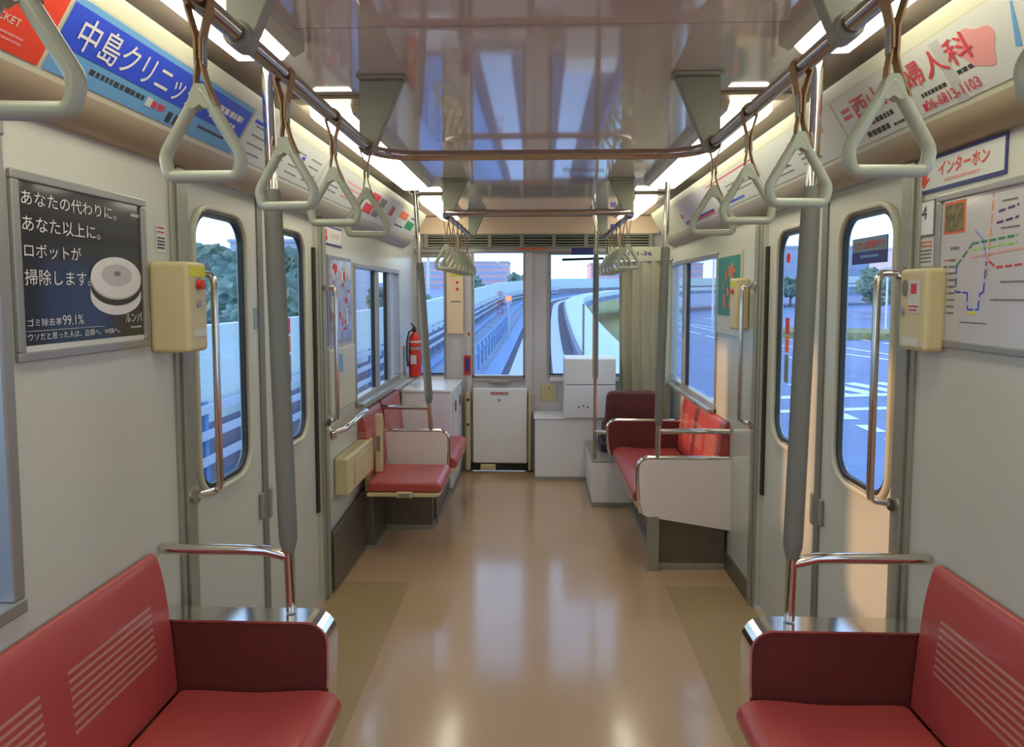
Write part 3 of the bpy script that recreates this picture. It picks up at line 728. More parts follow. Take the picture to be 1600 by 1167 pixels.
mb = MB(); P.poly(mb, [(.038, .055), (.038, .038), (.022, .038), (.05, .014), (.078, .038), (.062, .038), (.062, .055)], .004, .0048); mb.build('arrow', M_red, o)
P = Plane2((W-.001, 1.93, 1.655), (0, -1, 0), (0, 0, 1)); o = thing('number_plate', 'small square white plate with a slanted black mark, left of the route map', 'plate', (W, 1.9, 1.66))
mb = MB(); P.slab(mb, 0, .085, 0, .095, 0, .002); mb.build('border', M_sleeve, o); mb = MB(); P.slab(mb, .004, .081, .004, .091, .002, .003); mb.build('face', M_white, o)
P.text('4', 'lettering', M_ink, o, .028, .045, .025, .035, 0, .0035)
P = Plane2((W-.001, 1.935, 1.575), (0, -1, 0), (0, 0, 1)); o = thing('notice_sticker', 'narrow notice with red and grey print below the small square plate', 'sticker', (W, 1.9, 1.6))
mb = MB(); P.slab(mb, 0, .09, 0, .072, 0, .001); mb.build('card', M_paper, o)
P.bars('red_print', M_orange, o, [(.006, .062-.01*k, .075, .004) for k in range(2)]); P.bars('small_print', M_inkg, o, [(.006, .04-.01*k, .075, .004) for k in range(4)])
# far right green poster
P = Plane2((W-.001, 3.975, 1.285), (0, -1, 0), (0, 0, 1)); o = thing('framed_poster', 'green and teal poster with orange shapes on the right wall beyond the door', 'poster', (W, 3.75, 1.28))
mb = MB(); P.slab(mb, 0, .46, 0, .44, 0, .008); mb.build('frame', M_cove, o)
mb = MB(); P.slab(mb, .02, .44, .10, .42, .008, .01); mb.build('print', M_teal, o)
mb = MB(); rnd = random.Random(3)
M_coral = mat('printed_coral', srgb(205, 120, 85), .6)
for k in range(14):
    u = rnd.uniform(.04, .38); v = rnd.uniform(.13, .33); P.slab(MB(), u, u+rnd.uniform(.015, .05), v, v+rnd.uniform(.02, .06), .01, .011+k*.0002).build('orange_shape', M_coral, o)
mb = MB(); P.poly(mb, [(.27, .25), (.32, .25), (.33, .35), (.30, .39), (.26, .35)], .011, .012); mb.build('figure', M_soffit, o)
# left far poster + sign
P = Plane2((-W+.001, 3.33, 1.245), (0, 1, 0), (0, 0, 1)); o = thing('framed_poster', 'colourful busy poster on the left wall beyond the door', 'poster', (-W, 3.53, 1.245))
mb = MB(); P.slab(mb, 0, .43, 0, .45, 0, .008); mb.build('frame', M_alu, o)
busy = mat('busy_print', srgb(170, 165, 190), .25, coat=.5, noise=.6, nscale=14); mb = MB(); P.slab(mb, .02, .41, .02, .43, .008, .01); mb.build('print', busy, o)
mb = MB(); rnd = random.Random(5)
for k in range(18):
    u = rnd.uniform(.03, .36); v = rnd.uniform(.05, .38); P.slab(MB(), u, u+rnd.uniform(.01, .04), v, v+rnd.uniform(.01, .05), .01, .011+k*.0002).build('red_shape', M_redink, o)
for k in range(14):
    u = rnd.uniform(.03, .36); v = rnd.uniform(.05, .38); P.slab(MB(), u, u+rnd.uniform(.01, .03), v, v+rnd.uniform(.02, .09), .01, .0115+k*.0002).build('white_shape', M_pwhite, o)
P = Plane2((-W+.001, 3.29, 1.745), (0, 1, 0), (0, 0, 1)); o = thing('intercom_sign', 'small white sign with a red down arrow on the left wall above the poster', 'sign', (-W, 3.45, 1.75))
mb = MB(); P.slab(mb, 0, .31, 0, .095, 0, .003); mb.build('border', M_navy, o)
mb = MB(); P.slab(mb, .006, .304, .009, .086, .003, .004); mb.build('face', M_paper, o)
mb = MB(); P.poly(mb, [(.035, .075), (.035, .04), (.02, .04), (.045, .015), (.07, .04), (.055, .04), (.055, .075)], .004, .0048); mb.build('arrow', M_red, o)
P.text('インターホン', 'lettering', M_pink, o, .095, .035, .18, .034, .01, .0045)

# ---------------------------------------------------------------- adverts in the cove
SLOPE = Vector((.876-.964, 0, 2.078-1.933)); SLh = SLOPE.length
def card(s, y0, y1, label, base, grp='advert cards above the windows'):
    """u from 0 to L in reading direction, v from 0 to SLh"""
    if s < 0: P_ = Plane2((-.964, y0, 1.933), (0, 1, 0), (-SLOPE.x, 0, SLOPE.z))
    else: P_ = Plane2((.964, y1, 1.933), (0, -1, 0), (SLOPE.x, 0, SLOPE.z))
    o = thing('advert_card', label, 'advert', P_.p((y1-y0)/2, 0), grp); mb = MB(); P_.slab(mb, .004, y1-y0-.004, .006, SLh-.006, .0005, .0015); mb.build('card', base, o)
    return o, P_, y1-y0
o, P, L = card(-1, .75, 1.31, 'orange-red advert card at the upper left corner of the photo', mat('vermilion_print', srgb(225, 65, 35), .5))
P.text('POCKET', 'lettering', M_paper, o, L-.16, .055, .08, .014); P.bars('small_print', M_paper, o, [(L-.20, .105, .07, .010)]); P.bars('small_print', M_pink, o, [(L-.18, .035, .12, .004), (L-.18, .025, .12, .004)])
mb = MB(); P.slab(mb, .004, L-.22, .006, SLh-.006, .0016, .0022); mb.build('plain_area', mat('printed_taupe', srgb(150, 140, 122), .6), o)
o, P, L = card(-1, 1.315, 2.135, 'blue clinic advert card with large white lettering on the left', M_lblue)
mb = MB(); P.slab(mb, .004, L-.004, .062, .15, .0016, .0024); mb.build('blue_band', M_blue, o)
P.text('中島クリニック', 'lettering', M_pwhite, o, .045, .070, .47, .070, .006, .003)
P.bars('small_print', M_ink, o, [(.12, .035, .20, .012), (.43, .012, .06, .028), (.58, .035, .15, .008)]); P.bars('red_print', M_redink, o, [(.355, .03, .055, .016)])
for q_ in ((.33, .352, .027, .05), (.03, .055, .03, .052)): P.slab(MB(), *q_, .0016, .0026).build('white_square', M_paper, o)
P.bars('white_print', M_pwhite, o, [(.60, .105, .18, .018), (.60, .078, .16, .012)], .0028)
o, P, L = card(-1, 2.14, 2.9, 'white timetable advert card left of the near crossbar', M_paper)
P.bars('small_print', M_inkg, o, [(.05+.18*k, .03+.03*j, .12, .005) for k in range(4) for j in range(4)]); mb = MB(); P.slab(mb, .03, .09, .13, .142, .0016, .0022); P.slab(mb, .5, .53, .1, .115, .0016, .0022); mb.build('blue_mark', M_blue, o)
o, P, L = card(-1, 2.905, 3.6, 'white advert card with small pink print on the left', M_paper)
P.bars('small_print', M_pink, o, [(.35, .04+.025*j, .28, .010) for j in range(4)]); P.bars('small_print', M_inkg, o, [(.05, .04+.025*j, .22, .006) for j in range(4)])
o, P, L = card(-1, 3.605, 4.45, 'advert card with red squares high on the left', M_paper)
for q_ in ((.08, .26, .02, .075), (.12, .30, .09, .145), (.62, .72, .07, .13)): P.slab(MB(), *q_, .0016, .0024).build('red_square', M_redink, o)
mb = MB(); P.slab(mb, .28, .42, .02, .07, .0016, .0024); P.slab(mb, .32, .46, .09, .14, .0016, .0024); mb.build('grey_picture', M_inkg, o)
o, P, L = card(-1, 4.455, 5.2, 'farthest advert card on the left with orange and green blocks', M_paper)
mb = MB(); P.slab(mb, .05, .3, .09, .14, .0016, .0024); mb.build('orange_block', M_orange, o); mb = MB(); P.slab(mb, .35, .6, .04, .10, .0016, .0024); mb.build('green_block', M_green, o)
P.bars('small_print', M_ink, o, [(.05, .03, .25, .012), (.4, .12, .2, .012)])
# right adverts (u grows toward the viewer)
o, P, L = card(1, .9, 2.135, 'white clinic advert card with large red characters on the right', M_paper)
P.text('西山産婦人科', 'lettering', M_redink, o, .10, .082, .53, .062, .006, .003)
P.text('06-6813-1103', 'lettering', M_redink, o, .40, .018, .20, .026, .01, .003)
P.bars('red_print', M_redink, o, [(.03, .115, .05, .012), (.03, .095, .05, .012), (.03, .03, .03, .012), (.385, .018, .012, .02)])
P.bars('small_print', M_ink, o, [(.10, .02, .12, .016), (.13, .05, .14, .014), (.24, .02, .06, .008), (.40, .052, .10, .010), (.55, .062, .10, .010)])
mb = MB(); P.slab(mb, .51, .545, .004, .155, .0014, .002); mb.build('grey_stripe', M_pgrey, o)
mb = MB(); P.poly(mb, [(.64+.055*math.cos(R(a))*(1+.2*math.sin(R(3*a))), .095+.045*math.sin(R(a))*(1+.15*math.sin(R(4*a)))) for a in range(0, 360, 12)], .0016, .0022); mb.build('pink_flower', M_pink, o)
mb = MB(); P.poly(mb, [(.73, .06), (.745, .055), (.775, .14), (.77, .142)], .0016, .0022); mb.build('blue_stem', M_lblue, o)
o, P, L = card(1, 2.14, 2.9, 'white advert card with pale red characters, second on the right', M_paper)
P.bars('red_print', M_pink, o, [(.35, .10, .30, .028)]); P.bars('small_print', M_inkg, o, [(.15+.25*k, .03+.02*j, .15, .006) for k in range(2) for j in range(3)]); P.bars('dark_print', M_ink, o, [(.18, .055, .1, .016)])
o, P, L = card(1, 2.905, 3.7, 'white advert card with blue print, third on the right', M_paper)
P.bars('blue_print', M_blue, o, [(.08, .02, .4, .012), (.6, .10, .05, .02)]); P.bars('small_print', M_inkg, o, [(.3, .06+.02*j, .35, .006) for j in range(3)]); mb = MB(); P.slab(mb, .02, L-.02, .148, .154, .0016, .0022); mb.build('red_rule', M_redink, o)
o, P, L = card(1, 3.705, 4.5, 'pale lilac advert card with a red and blue rule low on it, right side', mat('pale_lilac_print', srgb(198, 190, 198), .5))
mb = MB(); P.slab(mb, .05, L-.05, .012, .022, .0016, .0024); mb.build('red_rule', M_redink, o); mb = MB(); P.slab(mb, .05, L-.05, .024, .034, .0016, .0024); mb.build('blue_rule', M_navy, o)
mb = MB(); P.slab(mb, .02, .06, .06, .09, .0016, .0024); mb.build('red_dot', M_redink, o)

# window signs on the right door glass
P = Plane2((1.0735, 2.385, 1.60), (0, -1, 0), (0, 0, 1)); o = thing('window_sign', 'blue notice with red characters on the near right door window', 'sign', (1.07, 2.25, 1.6))
mb = MB(); P.slab(mb, 0, .235, 0, .085, 0, .002); mb.build('board', M_navy, o); mb = MB(); P.slab(mb, .003, .232, .04, .082, .002, .0026); mb.build('upper_half', mat('slate_ink', srgb(110, 140, 155), .5), o)
P.text('ただいま節電中です', 'lettering', M_red, o, .018, .046, .20, .03, .01, .003); P.bars('white_print', M_lblue, o, [(.06, .02, .12, .008)], .0022)
def disc_sticker(y, z, r, m, label):
    mb = MB(); mb.prism([(y+r*math.cos(R(a)), z+r*math.sin(R(a))) for a in range(0, 360, 15)], 'x', 1.0725, 1.0738); tag(mb.build('round_sticker', m), label, 'sticker')
disc_sticker(2.985, 1.655, .022, M_red, 'small round red sticker on the far right door window')
for s_, y, nm in ((1, 2.975, 'far right'), (-1, 2.90, 'far left')):
    o = thing('door_caution_sticker', 'tall narrow red and yellow caution sticker on the %s door window' % nm, 'sticker', (s_*1.07, y, 1.2))
    for k, (z0, z1, m) in enumerate(((1.33, 1.40, M_red), (1.25, 1.32, M_orange), (1.12, 1.24, M_inkg))):
        mb = MB().box(min(s_*1.0725, s_*1.0738), max(s_*1.0725, s_*1.0738), y-.022, y+.022, z0, z1); mb.build('picture', m, o)

# ================================================================ front end equipment
# left white cabinet with extinguisher
o = thing('equipment_cabinet', 'white equipment cabinet in the front left corner beside the emergency door', 'cabinet', (-.84, 5.4, 0))
MB().box(-W+.016, -.645, 5.065, 5.73, .03, .765).build('body', M_white, o, bevel=.008)
MB().box(-W+.012, -.635, 5.055, 5.735, .766, .785).build('top', M_white, o, bevel=.005)
MB().box(-W+.016, -.64, 5.06, 5.73, 0, .03).build('plinth', M_steel, o)
MB().box(-.644, -.637, 5.12, 5.40, .10, .74).build('door', M_white, o, bevel=.003); MB().box(-.644, -.637, 5.42, 5.70, .10, .74).build('door', M_white, o, bevel=.003)
for y in (5.2, 5.5): MB().box(-.636, -.628, y, y+.05, .60, .68).build('latch', M_sleeve, o, bevel=.002)
o = thing('fire_extinguisher', 'red fire extinguisher held in a bracket over the white front left cabinet', 'fire extinguisher', (-.965, 5.3, .82))
def lathe(prof, c, n=24):
    mb = MB(); rings = []
    for r, z in prof: rings.append([mb.bm.verts.new((c[0]+r*math.cos(2*math.pi*k/n), c[1]+r*math.sin(2*math.pi*k/n), z)) for k in range(n)])
    for A, B in zip(rings[:-1], rings[1:]):
        for k in range(n): mb.f([A[k], A[(k+1) % n], B[(k+1) % n], B[k]])
    mb.f(rings[0]); mb.f(rings[-1]); return mb
ec = (-.962, 5.3)
lathe([(.045, .821), (.048, .83), (.048, 1.10), (.044, 1.125), (.03, 1.15), (.016, 1.16), (.016, 1.17)], ec).build('cylinder', M_red, o, smooth=True)
lathe([(.0495, 1.03), (.0495, 1.05)], ec).build('strap', M_alu, o); lathe([(.0495, 1.085), (.0485, 1.10)], ec).build('label_band', M_paper, o)
MB().box(-.985, -.94, 5.248, 5.252, .92, .99).build('label', M_paper, o)
MB().tube([(ec[0], 5.3, 1.165), (ec[0], 5.3, 1.20)], .014).box(-.972, -.952, 5.24, 5.33, 1.195, 1.203).build('valve', M_rubber, o)
MB().tube([(ec[0], 5.33, 1.20), (ec[0]-.01, 5.26, 1.225), (ec[0]-.01, 5.235, 1.235)], .006).build('lever', M_rubber, o)
MB().tube([(ec[0]-.012, 5.28, 1.185), (ec[0]-.035, 5.255, 1.17), (ec[0]-.05, 5.25, 1.10), (ec[0]-.05, 5.25, .98), (ec[0]-.045, 5.25, .90)], .007).build('hose', M_rubber, o, smooth=True)
for ch in o.children: ch.location.z += .04
MB().box(-W+.001, -.93, 5.25, 5.35, .845, .858).box(-W+.001, -W+.008, 5.25, 5.35, .858, 1.10).build('wall_bracket', M_alu, o)
# post panel between left window and door, and stickers
o = thing('alarm_panel', 'narrow beige switch panel with two red lamps between left front window and emergency door', 'panel', (-.68, YF, 1.2))
MB().box(-.765, -.625, YF-.03, YF-.001, 1.17, 1.80).build('plate', M_band, o, bevel=.004)
for z in (1.60, 1.545): MB().tube([(-.675, YF-.036, z), (-.675, YF-.03, z)], .012).build('red_lamp', M_red, o, smooth=True)
MB().box(-.74, -.65, YF-.032, YF-.03, 1.65, 1.672).build('yellow_label', M_yellow, o); MB().box(-.73, -.645, YF-.032, YF-.03, 1.435, 1.445).build('print_line', M_inkg, o)
tag(MB().box(-.735, -.655, YF-.003, YF-.001, .93, 1.13).build('notice_sheet', M_paper), 'white notice sheet below the beige switch panel at the front', 'notice')
o = thing('emergency_handle_box', 'red and blue emergency label at the left edge of the front door', 'label', (-.59, YF, .82))
MB().box(-.625, -.565, YF-.03, YF-.0205, .82, .985).build('red_backing', M_red, o); MB().box(-.612, -.578, YF-.034, YF-.03, .845, .965).build('blue_label', M_navy, o)
o = thing('warning_sticker', 'white sticker with a small red flame over the red and blue label', 'sticker', (-.58, YF, 1.05))
MB().box(-.60, -.56, YF-.0225, YF-.0205, 1.04, 1.20).build('card', M_paper, o); MB().box(-.588, -.572, YF-.0235, YF-.0225, 1.15, 1.18).build('red_mark', M_red, o)
# low cabinets right of the door
o = thing('low_cabinet', 'low white cabinet under the front window, right of the emergency door', 'cabinet', (.3, 5.6, 0))
MB().box(-.02, .74, 5.43, YF-.003, .03, .50).build('body', M_white, o, bevel=.006)
MB().box(-.03, .745, 5.42, YF-.003, .501, .515).build('top', M_white, o, bevel=.004); MB().box(-.02, .74, 5.425, YF-.003, 0, .03).build('plinth', M_steel, o)
o = thing('access_plate', 'small beige access plate below the front right window', 'plate', (.12, YF, .66))
MB().box(.03, .16, YF-.012, YF-.001, .60, .74).build('plate', M_beige, o, bevel=.003); MB().tube([(.10, YF-.018, .71), (.10, YF-.012, .71)], .007).build('knob', M_sleeve, o)
o = thing('console_box', 'white driving console cover standing on the low front cabinet', 'console', (.43, 5.5, .515))
MB().box(.215, .62, 5.40, 5.74, .516, .78).build('lower_cover', M_white, o, bevel=.01, seg=3); MB().box(.215, .62, 5.40, 5.74, .784, .992).build('upper_cover', M_white, o, bevel=.01, seg=3)
mb = MB()
for k in range(3): mb.box(.32+.035*k, .338+.035*k, 5.3985, 5.3999, .60+.01*(k % 2), .612+.01*(k % 2))
mb.build('small_marks', M_inkg, o)
o = thing('step_platform', 'low grey platform block beside the right bench, front pole standing on it', 'platform', (.6, 5.0, 0))
MB().box(.39, W-.02, 4.76, 5.40, .03, .32).build('body', M_white, o, bevel=.004); MB().box(.385, W-.02, 4.755, 5.405, .321, .335).build('top', M_steel, o, bevel=.003); MB().box(.385, W-.02, 4.755, 5.40, 0, .03).build('kick_strip', M_steel, o)
o = thing('vertical_pole', 'slim grey-sleeved pole standing on the platform block, by the front right window', 'pole', (.4, 4.79, .335))
MB().tube([(.405, 4.79, .336), (.405, 4.79, .92)], .0125).tube([(.405, 4.79, 1.76), (.405, 4.79, 1.95), (.39, 4.79, 2.05), (.385, 4.79, HC)], .0125).build('pole', M_chrome, o, smooth=True)
MB().tube([(.405, 4.79, .90), (.405, 4.79, .93), (.405, 4.79, 1.75), (.405, 4.79, 1.78)], [.013, .021, .021, .013], 16).build('grip_sleeve', M_sleeve, o, smooth=True)
MB().tube([(.405, 4.79, .535), (.505, 4.745, .535)], .013).build('link_rail', M_chrome, o, smooth=True)
# crew seat behind the bench
o = thing('crew_seat', 'dark red crew seat with rounded back behind the end of the right bench', 'seat', (.7, 5.15, .335))
q = rounded([(.495, 0, .41), (.515, 0, .785), (.89, 0, .785), (.90, 0, .41)], .06, 6)
MB().prism([(p.x, p.z) for p in q], 'y', 5.02, 5.11).build('backrest', M_dred, o, smooth=True, bevel=.02, seg=4)
MB().box(.50, .90, 5.11, 5.34, .43, .52).build('seat_cushion', M_dred, o, bevel=.03, seg=4)
MB().box(.47, .90, 5.0, 5.32, .336, .41).build('base', M_rubber, o, bevel=.02)
# curtain
o = thing('curtain', 'beige pleated curtain drawn beside the front right window', 'curtain', (.86, 5.5, .6))
mb = MB(); n = 90; rows = []
a0 = Vector((.655, 5.655)); a1 = Vector((.995, 5.20))
for zi, z in enumerate((.52, .9, 1.3, 1.6, 1.755)):
    row = []
    for k in range(n+1):
        t = k/n; p = a0.lerp(a1, t); nrm = Vector((a1-a0)).orthogonal().normalized(); amp = .020+.008*math.sin(7*t+zi*.4)
        wv = math.sin(t*2*math.pi*5.2+.12*zi)+.25*math.sin(t*2*math.pi*10.4+1); p = p+nrm*(amp*wv)
        row.append((p.x+.035*(1-z/1.755)*(1-t), p.y, z))
    rows.append(row)
V_ = [[[mb.bm.verts.new((x+d*.0, y+d, z)) for x, y, z in r] for r in rows] for d in (0, .003)]
for L_ in V_:
    for A, B in zip(L_[:-1], L_[1:]):
        for k in range(n): mb.f([A[k], A[k+1], B[k+1], B[k]])
for k in range(n):
    for j in (0, -1): mb.f([V_[0][j][k], V_[0][j][k+1], V_[1][j][k+1], V_[1][j][k]])
mb.build('cloth', M_curt, o, smooth=True)
MB().tube([(.66, 5.665, 1.758), (1.01, 5.19, 1.758)], .008).build('curtain_rod', M_alu, o)
# number sign
P = Plane2((.553, 5.45, 1.768), (1, 0, 0), (0, 0, 1)); o = thing('number_sign', 'white header board with blue car number 101-36 above the curtain', 'sign', (.8, 5.5, 1.8))
mb = MB(); P.slab(mb, 0, W-.555, 0, .104, -.02, 0); mb.build('board', M_cove, o, bevel=.004); P.text('101-36', 'lettering', M_navy, o, .16, .038, .185, .032, .015, .001)
tag(MB().tube([(.20, 5.66, 1.785), (.54, 5.66, 1.795)], .010).build('visor_rod', M_rubber, smooth=True), 'dark sun visor rod across the top of the front right window', 'rod')
tag(MB().box(.28, .46, YF-.036, YF-.031, 1.83, 1.885).build('header_sticker', M_navy), 'dark blue sticker on the header over the front right window', 'sticker')
tag(MB().box(.60, .645, YF-.041, YF-.036, 2.04, 2.08).build('band_sticker', M_blue), 'small square blue sticker on the peach band near the right corner', 'sticker')

# ================================================================ outside
GZ = -5.5
def cl(t):      # guideway centre line: position, heading, rise; t is metres ahead of the car end
    x = 0; y = 6.0; th = 0; z = 0; st = .5; n_ = int(t/st)
    return None
PATH = [(0.0, -40.0, 0.0, 0.0)]
x, y, th, z, tt = 0.0, 6.0, 0.0, 0.0, 0.0
PATH.append((x, y, th, z))
while tt < 190:
    st = 1.5; Rr = 1e9 if tt < 4 else (1500 if tt < 58 else 85)
    th += st/Rr; x += math.sin(th)*st; y += math.cos(th)*st; sl_ = max(0, min(.038, (tt-8)*.0018)) if tt < 90 else .02; z += sl_*st; tt += st
    PATH.append((x, y, th, z))
def ribbon(offs, name, m, parent=None, a=0, b=None):   # closed cross section (offset, height) swept along the path
    mb = MB(); rings = []
    for (x, y, th, z) in PATH[a:b]:
        rings.append([mb.bm.verts.new((x+math.cos(th)*o_, y-math.sin(th)*o_, z+h)) for o_, h in offs])
    n_ = len(offs)
    for A, B in zip(rings[:-1], rings[1:]):
        for k in range(n_): mb.f([A[k], A[(k+1) % n_], B[(k+1) % n_], B[k]])
    mb.f(rings[0]); mb.f(rings[-1]); return mb.build(name, m, parent)
D = -1.15
gw = thing('guideway', 'curving elevated concrete guideway with pale running strips ahead of the train', 'guideway', (0, 30, D))
ribbon([(-5.0, D), (3.6, D), (3.6, D-.5), (-5.0, D-.5)], 'deck', M_deck, gw)
for a, b in ((-1.75, -1.2), (-.95, -.45), (.45, .95), (-4.1, -3.7), (-3.0, -2.6)): ribbon([(a, D+.001), (b, D+.001), (b, D+.10), (a, D+.10)], 'running_strip', M_track if a > -1.5 else M_fence, gw)
for a, b in ((-.44, .44), (-1.19, -.96), (.96, 1.39)): ribbon([(a, D+.001), (b, D+.001), (b, D+.012), (a, D+.012)], 'dark_ballast', M_tdark, gw)
ribbon([(1.55, D+.001), (3.25, D+.001), (3.25, -.62), (1.7, -.62), (1.55, -.70)], 'side_walkway', M_conc, gw)
ribbon([(1.40, D+.001), (1.54, D+.001), (1.54, -.72), (1.40, -.75)], 'cable_trough', M_conc2, gw)
ribbon([(-5.0, D+.001), (-4.75, D+.001), (-4.75, -.35), (-5.0, -.35)], 'kerb', M_conc2, gw)  # shaded lower band of the left wall, its shade painted by the darker concrete
ribbon([(-5.0, -.349), (-4.75, -.349), (-4.75, 1.05), (-5.0, 1.05)], 'parapet', M_conc, gw)
fc = thing('guideway_fence', 'low blue railing beside the track outside the left windows', 'fence', (-2.0, 10, D))
for h in (-.60, -.30): ribbon([(-2.12, h), (-2.08, h), (-2.08, h+.05), (-2.12, h+.05)], 'rail', M_fence, fc, 0, 60)
fp = MB(); pth = []
for k in range(60):
    yy = 1+k*1.5
    if yy > 42: break
    i = min(len(PATH)-2, max(1, int((yy-6)/1.5)+1)) if yy > 6 else 0
    if i == 0: X_, Z_ = -2.1, 0
    else: X_, Z_ = PATH[i][0]-2.1, PATH[i][3]
    MB().box(X_-.03, X_+.03, yy-.03, yy+.03, Z_+D, Z_-.26).build('post', M_fence, fc)
f2 = thing('guideway_fence', 'light blue horizontal guide railing along the left parapet of the guideway', 'fence', (-4.45, 10, D))
for h in (-.80, -.45, -.10): ribbon([(-4.47, h), (-4.42, h), (-4.42, h+.11), (-4.47, h+.11)], 'rail', M_track, f2, 0, 60)
for k in range(30):
    i = 1+k
    if i >= len(PATH): break
    X_, Y_, _, Z_ = PATH[i]; MB().box(X_-4.53, X_-4.475, Y_-.05, Y_+.05, Z_+D+.001, Z_+.05).build('post', M_fence, f2)
# ground, tilted like the street outside
GS = .033; GZ = -5.2
gz = lambda y: GZ+GS*y
def slope_slab(pts, h0, h1):
    mb = MB(); A = [mb.bm.verts.new((x, y, gz(y)+h0)) for x, y in pts]; B = [mb.bm.verts.new((x, y, gz(y)+h1)) for x, y in pts]; n = len(pts)
    mb.f(A); mb.f(B[::-1])
    for i in range(n): mb.f([A[i], A[(i+1) % n], B[(i+1) % n], B[i]])
    return mb
struct(slope_slab([(-220, -60), (300, -60), (300, 420), (-220, 420)], -.3, 0).build('ground', M_asph))
def quad_strip(mb, p0, p1, w_):
    a = Vector(p0); b = Vector(p1); d = (b-a).normalized(); q = Vector((-d.y, d.x))*w_/2; pts = (a+q, b+q, b-q, a-q)
    A = [mb.bm.verts.new((p.x, p.y, gz(p.y)+.015)) for p in pts]; B = [mb.bm.verts.new((p.x, p.y, gz(p.y)+.03)) for p in pts]
    mb.f(A); mb.f(B[::-1])
    for i in range(4): mb.f([A[i], A[(i+1) % 4], B[(i+1) % 4], B[i]])
mb = MB()
for k in range(7): quad_strip(mb, (15.2+k*1.75, 40.6+.25*k+.4), (16.7+k*1.75, 36.6+.25*k+.9), .95)
tag(mb.build('crosswalk', M_mark), 'white zebra crossing bars on the road outside the right door', 'crosswalk')
mb = MB(); quad_strip(mb, (8, 35.7), (30, 39.6), .75); tag(mb.build('stop_line', M_mark), 'white stop line in front of the zebra crossing outside the right door', 'road marking')
mb = MB(); quad_strip(mb, (8, 32.2), (30, 36.2), .6); tag(mb.build('road_line', M_mark), 'second white line across the road just nearer than the stop line', 'road marking')
mb = MB()
for k in range(9):
    a = 32.5-k*2.45; quad_strip(mb, (14.2, a), (14.25, a-1.3), .7)
tag(mb.build('dashed_line', M_mark), 'thick white dashed line on the near road outside the right door', 'road marking')
mb = MB(); quad_strip(mb, (20.5, 66), (27, 52), .35); quad_strip(mb, (19, 90), (30, 50), .3); quad_strip(mb, (17, 100), (22, 62), .3)
for k in range(12): quad_strip(mb, (12+k*.7, 120-k*6), (12.6+k*.7, 116-k*6), .35)
for k in range(8): quad_strip(mb, (24+k*1.2, 100-k*5), (24.8+k*1.2, 97-k*5), .4)
tag(mb.build('lane_markings', M_mark), 'white lane lines on the wide road outside the right windows', 'road marking')
tag(slope_slab([(22, 70), (60, 62), (60, 67), (24, 76)], .02, .7).build('road_median', M_grass), 'planted median strip across the road outside the right door', 'median', kind='stuff')
tag(slope_slab([(3.9, 60), (9, 66), (26, 150), (3.9, 190)], .02, .15).build('grass_verge', M_grass), 'grass verge beyond the guideway wall in the front right window', 'grass', kind='stuff')
tag(slope_slab([(-60, -30), (-7, -30), (-7, 60), (-60, 60)], .02, .1).build('grass_bank', M_grass), 'grass bank along the left side of the guideway', 'grass', kind='stuff')
def tree(x, y, h, r, seed, label):
    o = thing('tree', label, 'tree', (x, y, gz(y)), 'trees outside the train windows')
    g0 = gz(y)+(.12 if x < -6 and y < 61 else 0); MB().tube([(x, y, g0), (x+.1, y, g0+h*.5), (x, y, g0+h*.8)], [.22, .16, .08], 8).build('trunk', M_bark, o, smooth=True)
    mb = MB(); rnd = random.Random(seed)
    for k in range(16):
        a = rnd.uniform(0, 6.28); q_ = rnd.uniform(.1, .8); mb.blob((x+math.cos(a)*r*q_, y+math.sin(a)*r*q_, g0+h*rnd.uniform(.42, .9)), r*.32, r*.32, r*.26, seed*9+k, .4, 3)
    mb.build('crown', M_leaf, o, smooth=True)
T = [(-15, 40, 6.2, 3.4, 'dark green tree seen through the left front window'), (-20, 46, 6.8, 4, 'broad tree behind the first one beyond the left front window'), (-10.5, 52, 5.6, 2.6, 'small tree just left of the emergency door window'),
     (-30, 60, 9, 4.5, 'tall tree seen through the left door window'), (-39, 70, 10, 4.5, 'taller tree at the near side of the left door view'), (-24, 70, 9, 4, 'tree beyond the far leaf of the left door'),
     (-12, 120, 5.8, 4, 'distant round tree in the emergency door window'), (-3, 150, 6.2, 4, 'distant tree at the right of the emergency door window'),
     (48, 98, 6, 3, 'small tree across the road in the near right door window'), (54, 112, 7, 4, 'larger tree across the road in the near right door window'), (48, 132, 6, 3, 'tree across the road in the far right door window')]
for k, (x, y, h, r, l) in enumerate(T): tree(x, y, h, r, k+1, l)
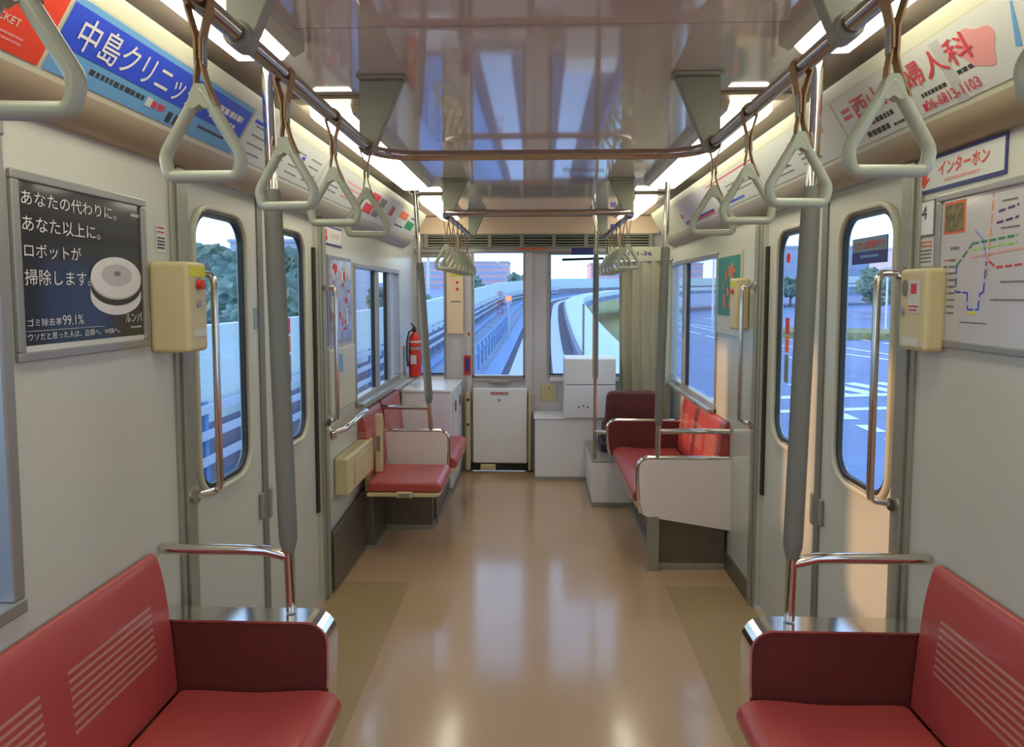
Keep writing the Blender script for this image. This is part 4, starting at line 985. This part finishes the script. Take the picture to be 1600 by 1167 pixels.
def building(x0, x1, y0, y1, h, m, label, fl=5, nw=8):
    g0 = gz(y0)-.5; o = thing('building', label, 'building', ((x0+x1)/2, y0, g0)); MB().box(x0, x1, y0, y1, g0, g0+h).build('walls', m, o)
    MB().box(x0-.3, x1+.3, y0-.3, y1+.3, g0+h, g0+h+.5).build('roof', M_bldg, o)
    for i in range(fl): MB().box(x0+.8, x1-.8, y0-.08, y0-.01, g0+1.2+i*(h-1)/fl, g0+1.2+i*(h-1)/fl+.45*(h-1)/fl).build('window_band', M_bldb, o)
building(20, 62, 260, 280, 10, M_bldp, 'pale pink long building far beyond the front right window', 4)
building(-58, -12, 280, 300, 11, M_bldp, 'pale pink building far beyond the emergency door', 4)
building(-50, -30, 110, 125, 12, M_bldg, 'white building behind the trees on the left', 5)
building(70, 95, 200, 215, 14, M_bldb, 'bluish building seen in the far right side window', 4)
building(90, 150, 170, 190, 13, M_bldg, 'long low white building across the road in the right door window', 3)
building(-75, -52, 70, 85, 12, M_bldg, 'white building filling the upper left door window', 4)
def lamp_post(x, y, h, label):
    o = thing('street_pole', label, 'pole', (x, y, gz(y))); g0 = gz(y)+(.12 if x < -6 and y < 61 else 0)
    MB().tube([(x, y, g0), (x, y, g0+h)], .11, 10).build('pole', M_conc, o, smooth=True); MB().box(x-.5, x+.5, y-.1, y+.1, g0+h, g0+h+.12).build('lamp_head', M_bldg, o)
lamp_post(-9.3, 58, 12, 'white street pole in the left front window'); lamp_post(-32, 52, 14, 'thick white pole in the left door window'); lamp_post(40, 80, 7, 'thin pole behind the near right door window'); lamp_post(19, 75, 8, 'thin pole in the far right side window')
o = thing('track_signal', 'small red track signal glowing ahead in the emergency door window', 'signal', (-.9, 34, D)); 
MB().tube([(-1.45, 34, D+.3), (-1.45, 34, 1.2)], .05, 8).build('post', M_bldb, o); MB().box(-1.62, -1.28, 34.01, 34.2, 1.05, 1.55).build('housing', M_bldb, o); MB().tube([(-1.45, 33.98, 1.3), (-1.45, 34.0, 1.3)], .13, 14).build('red_lens', M_lampred, o)
tp = thing('trackside_post', 'thin dark post standing beside the right walkway ahead of the train', 'post', (1.3, 14, D)); MB().tube([(1.47, 22, D+.4), (1.47, 22, 1.2)], .035, 8).build('post', M_sleeve, tp)
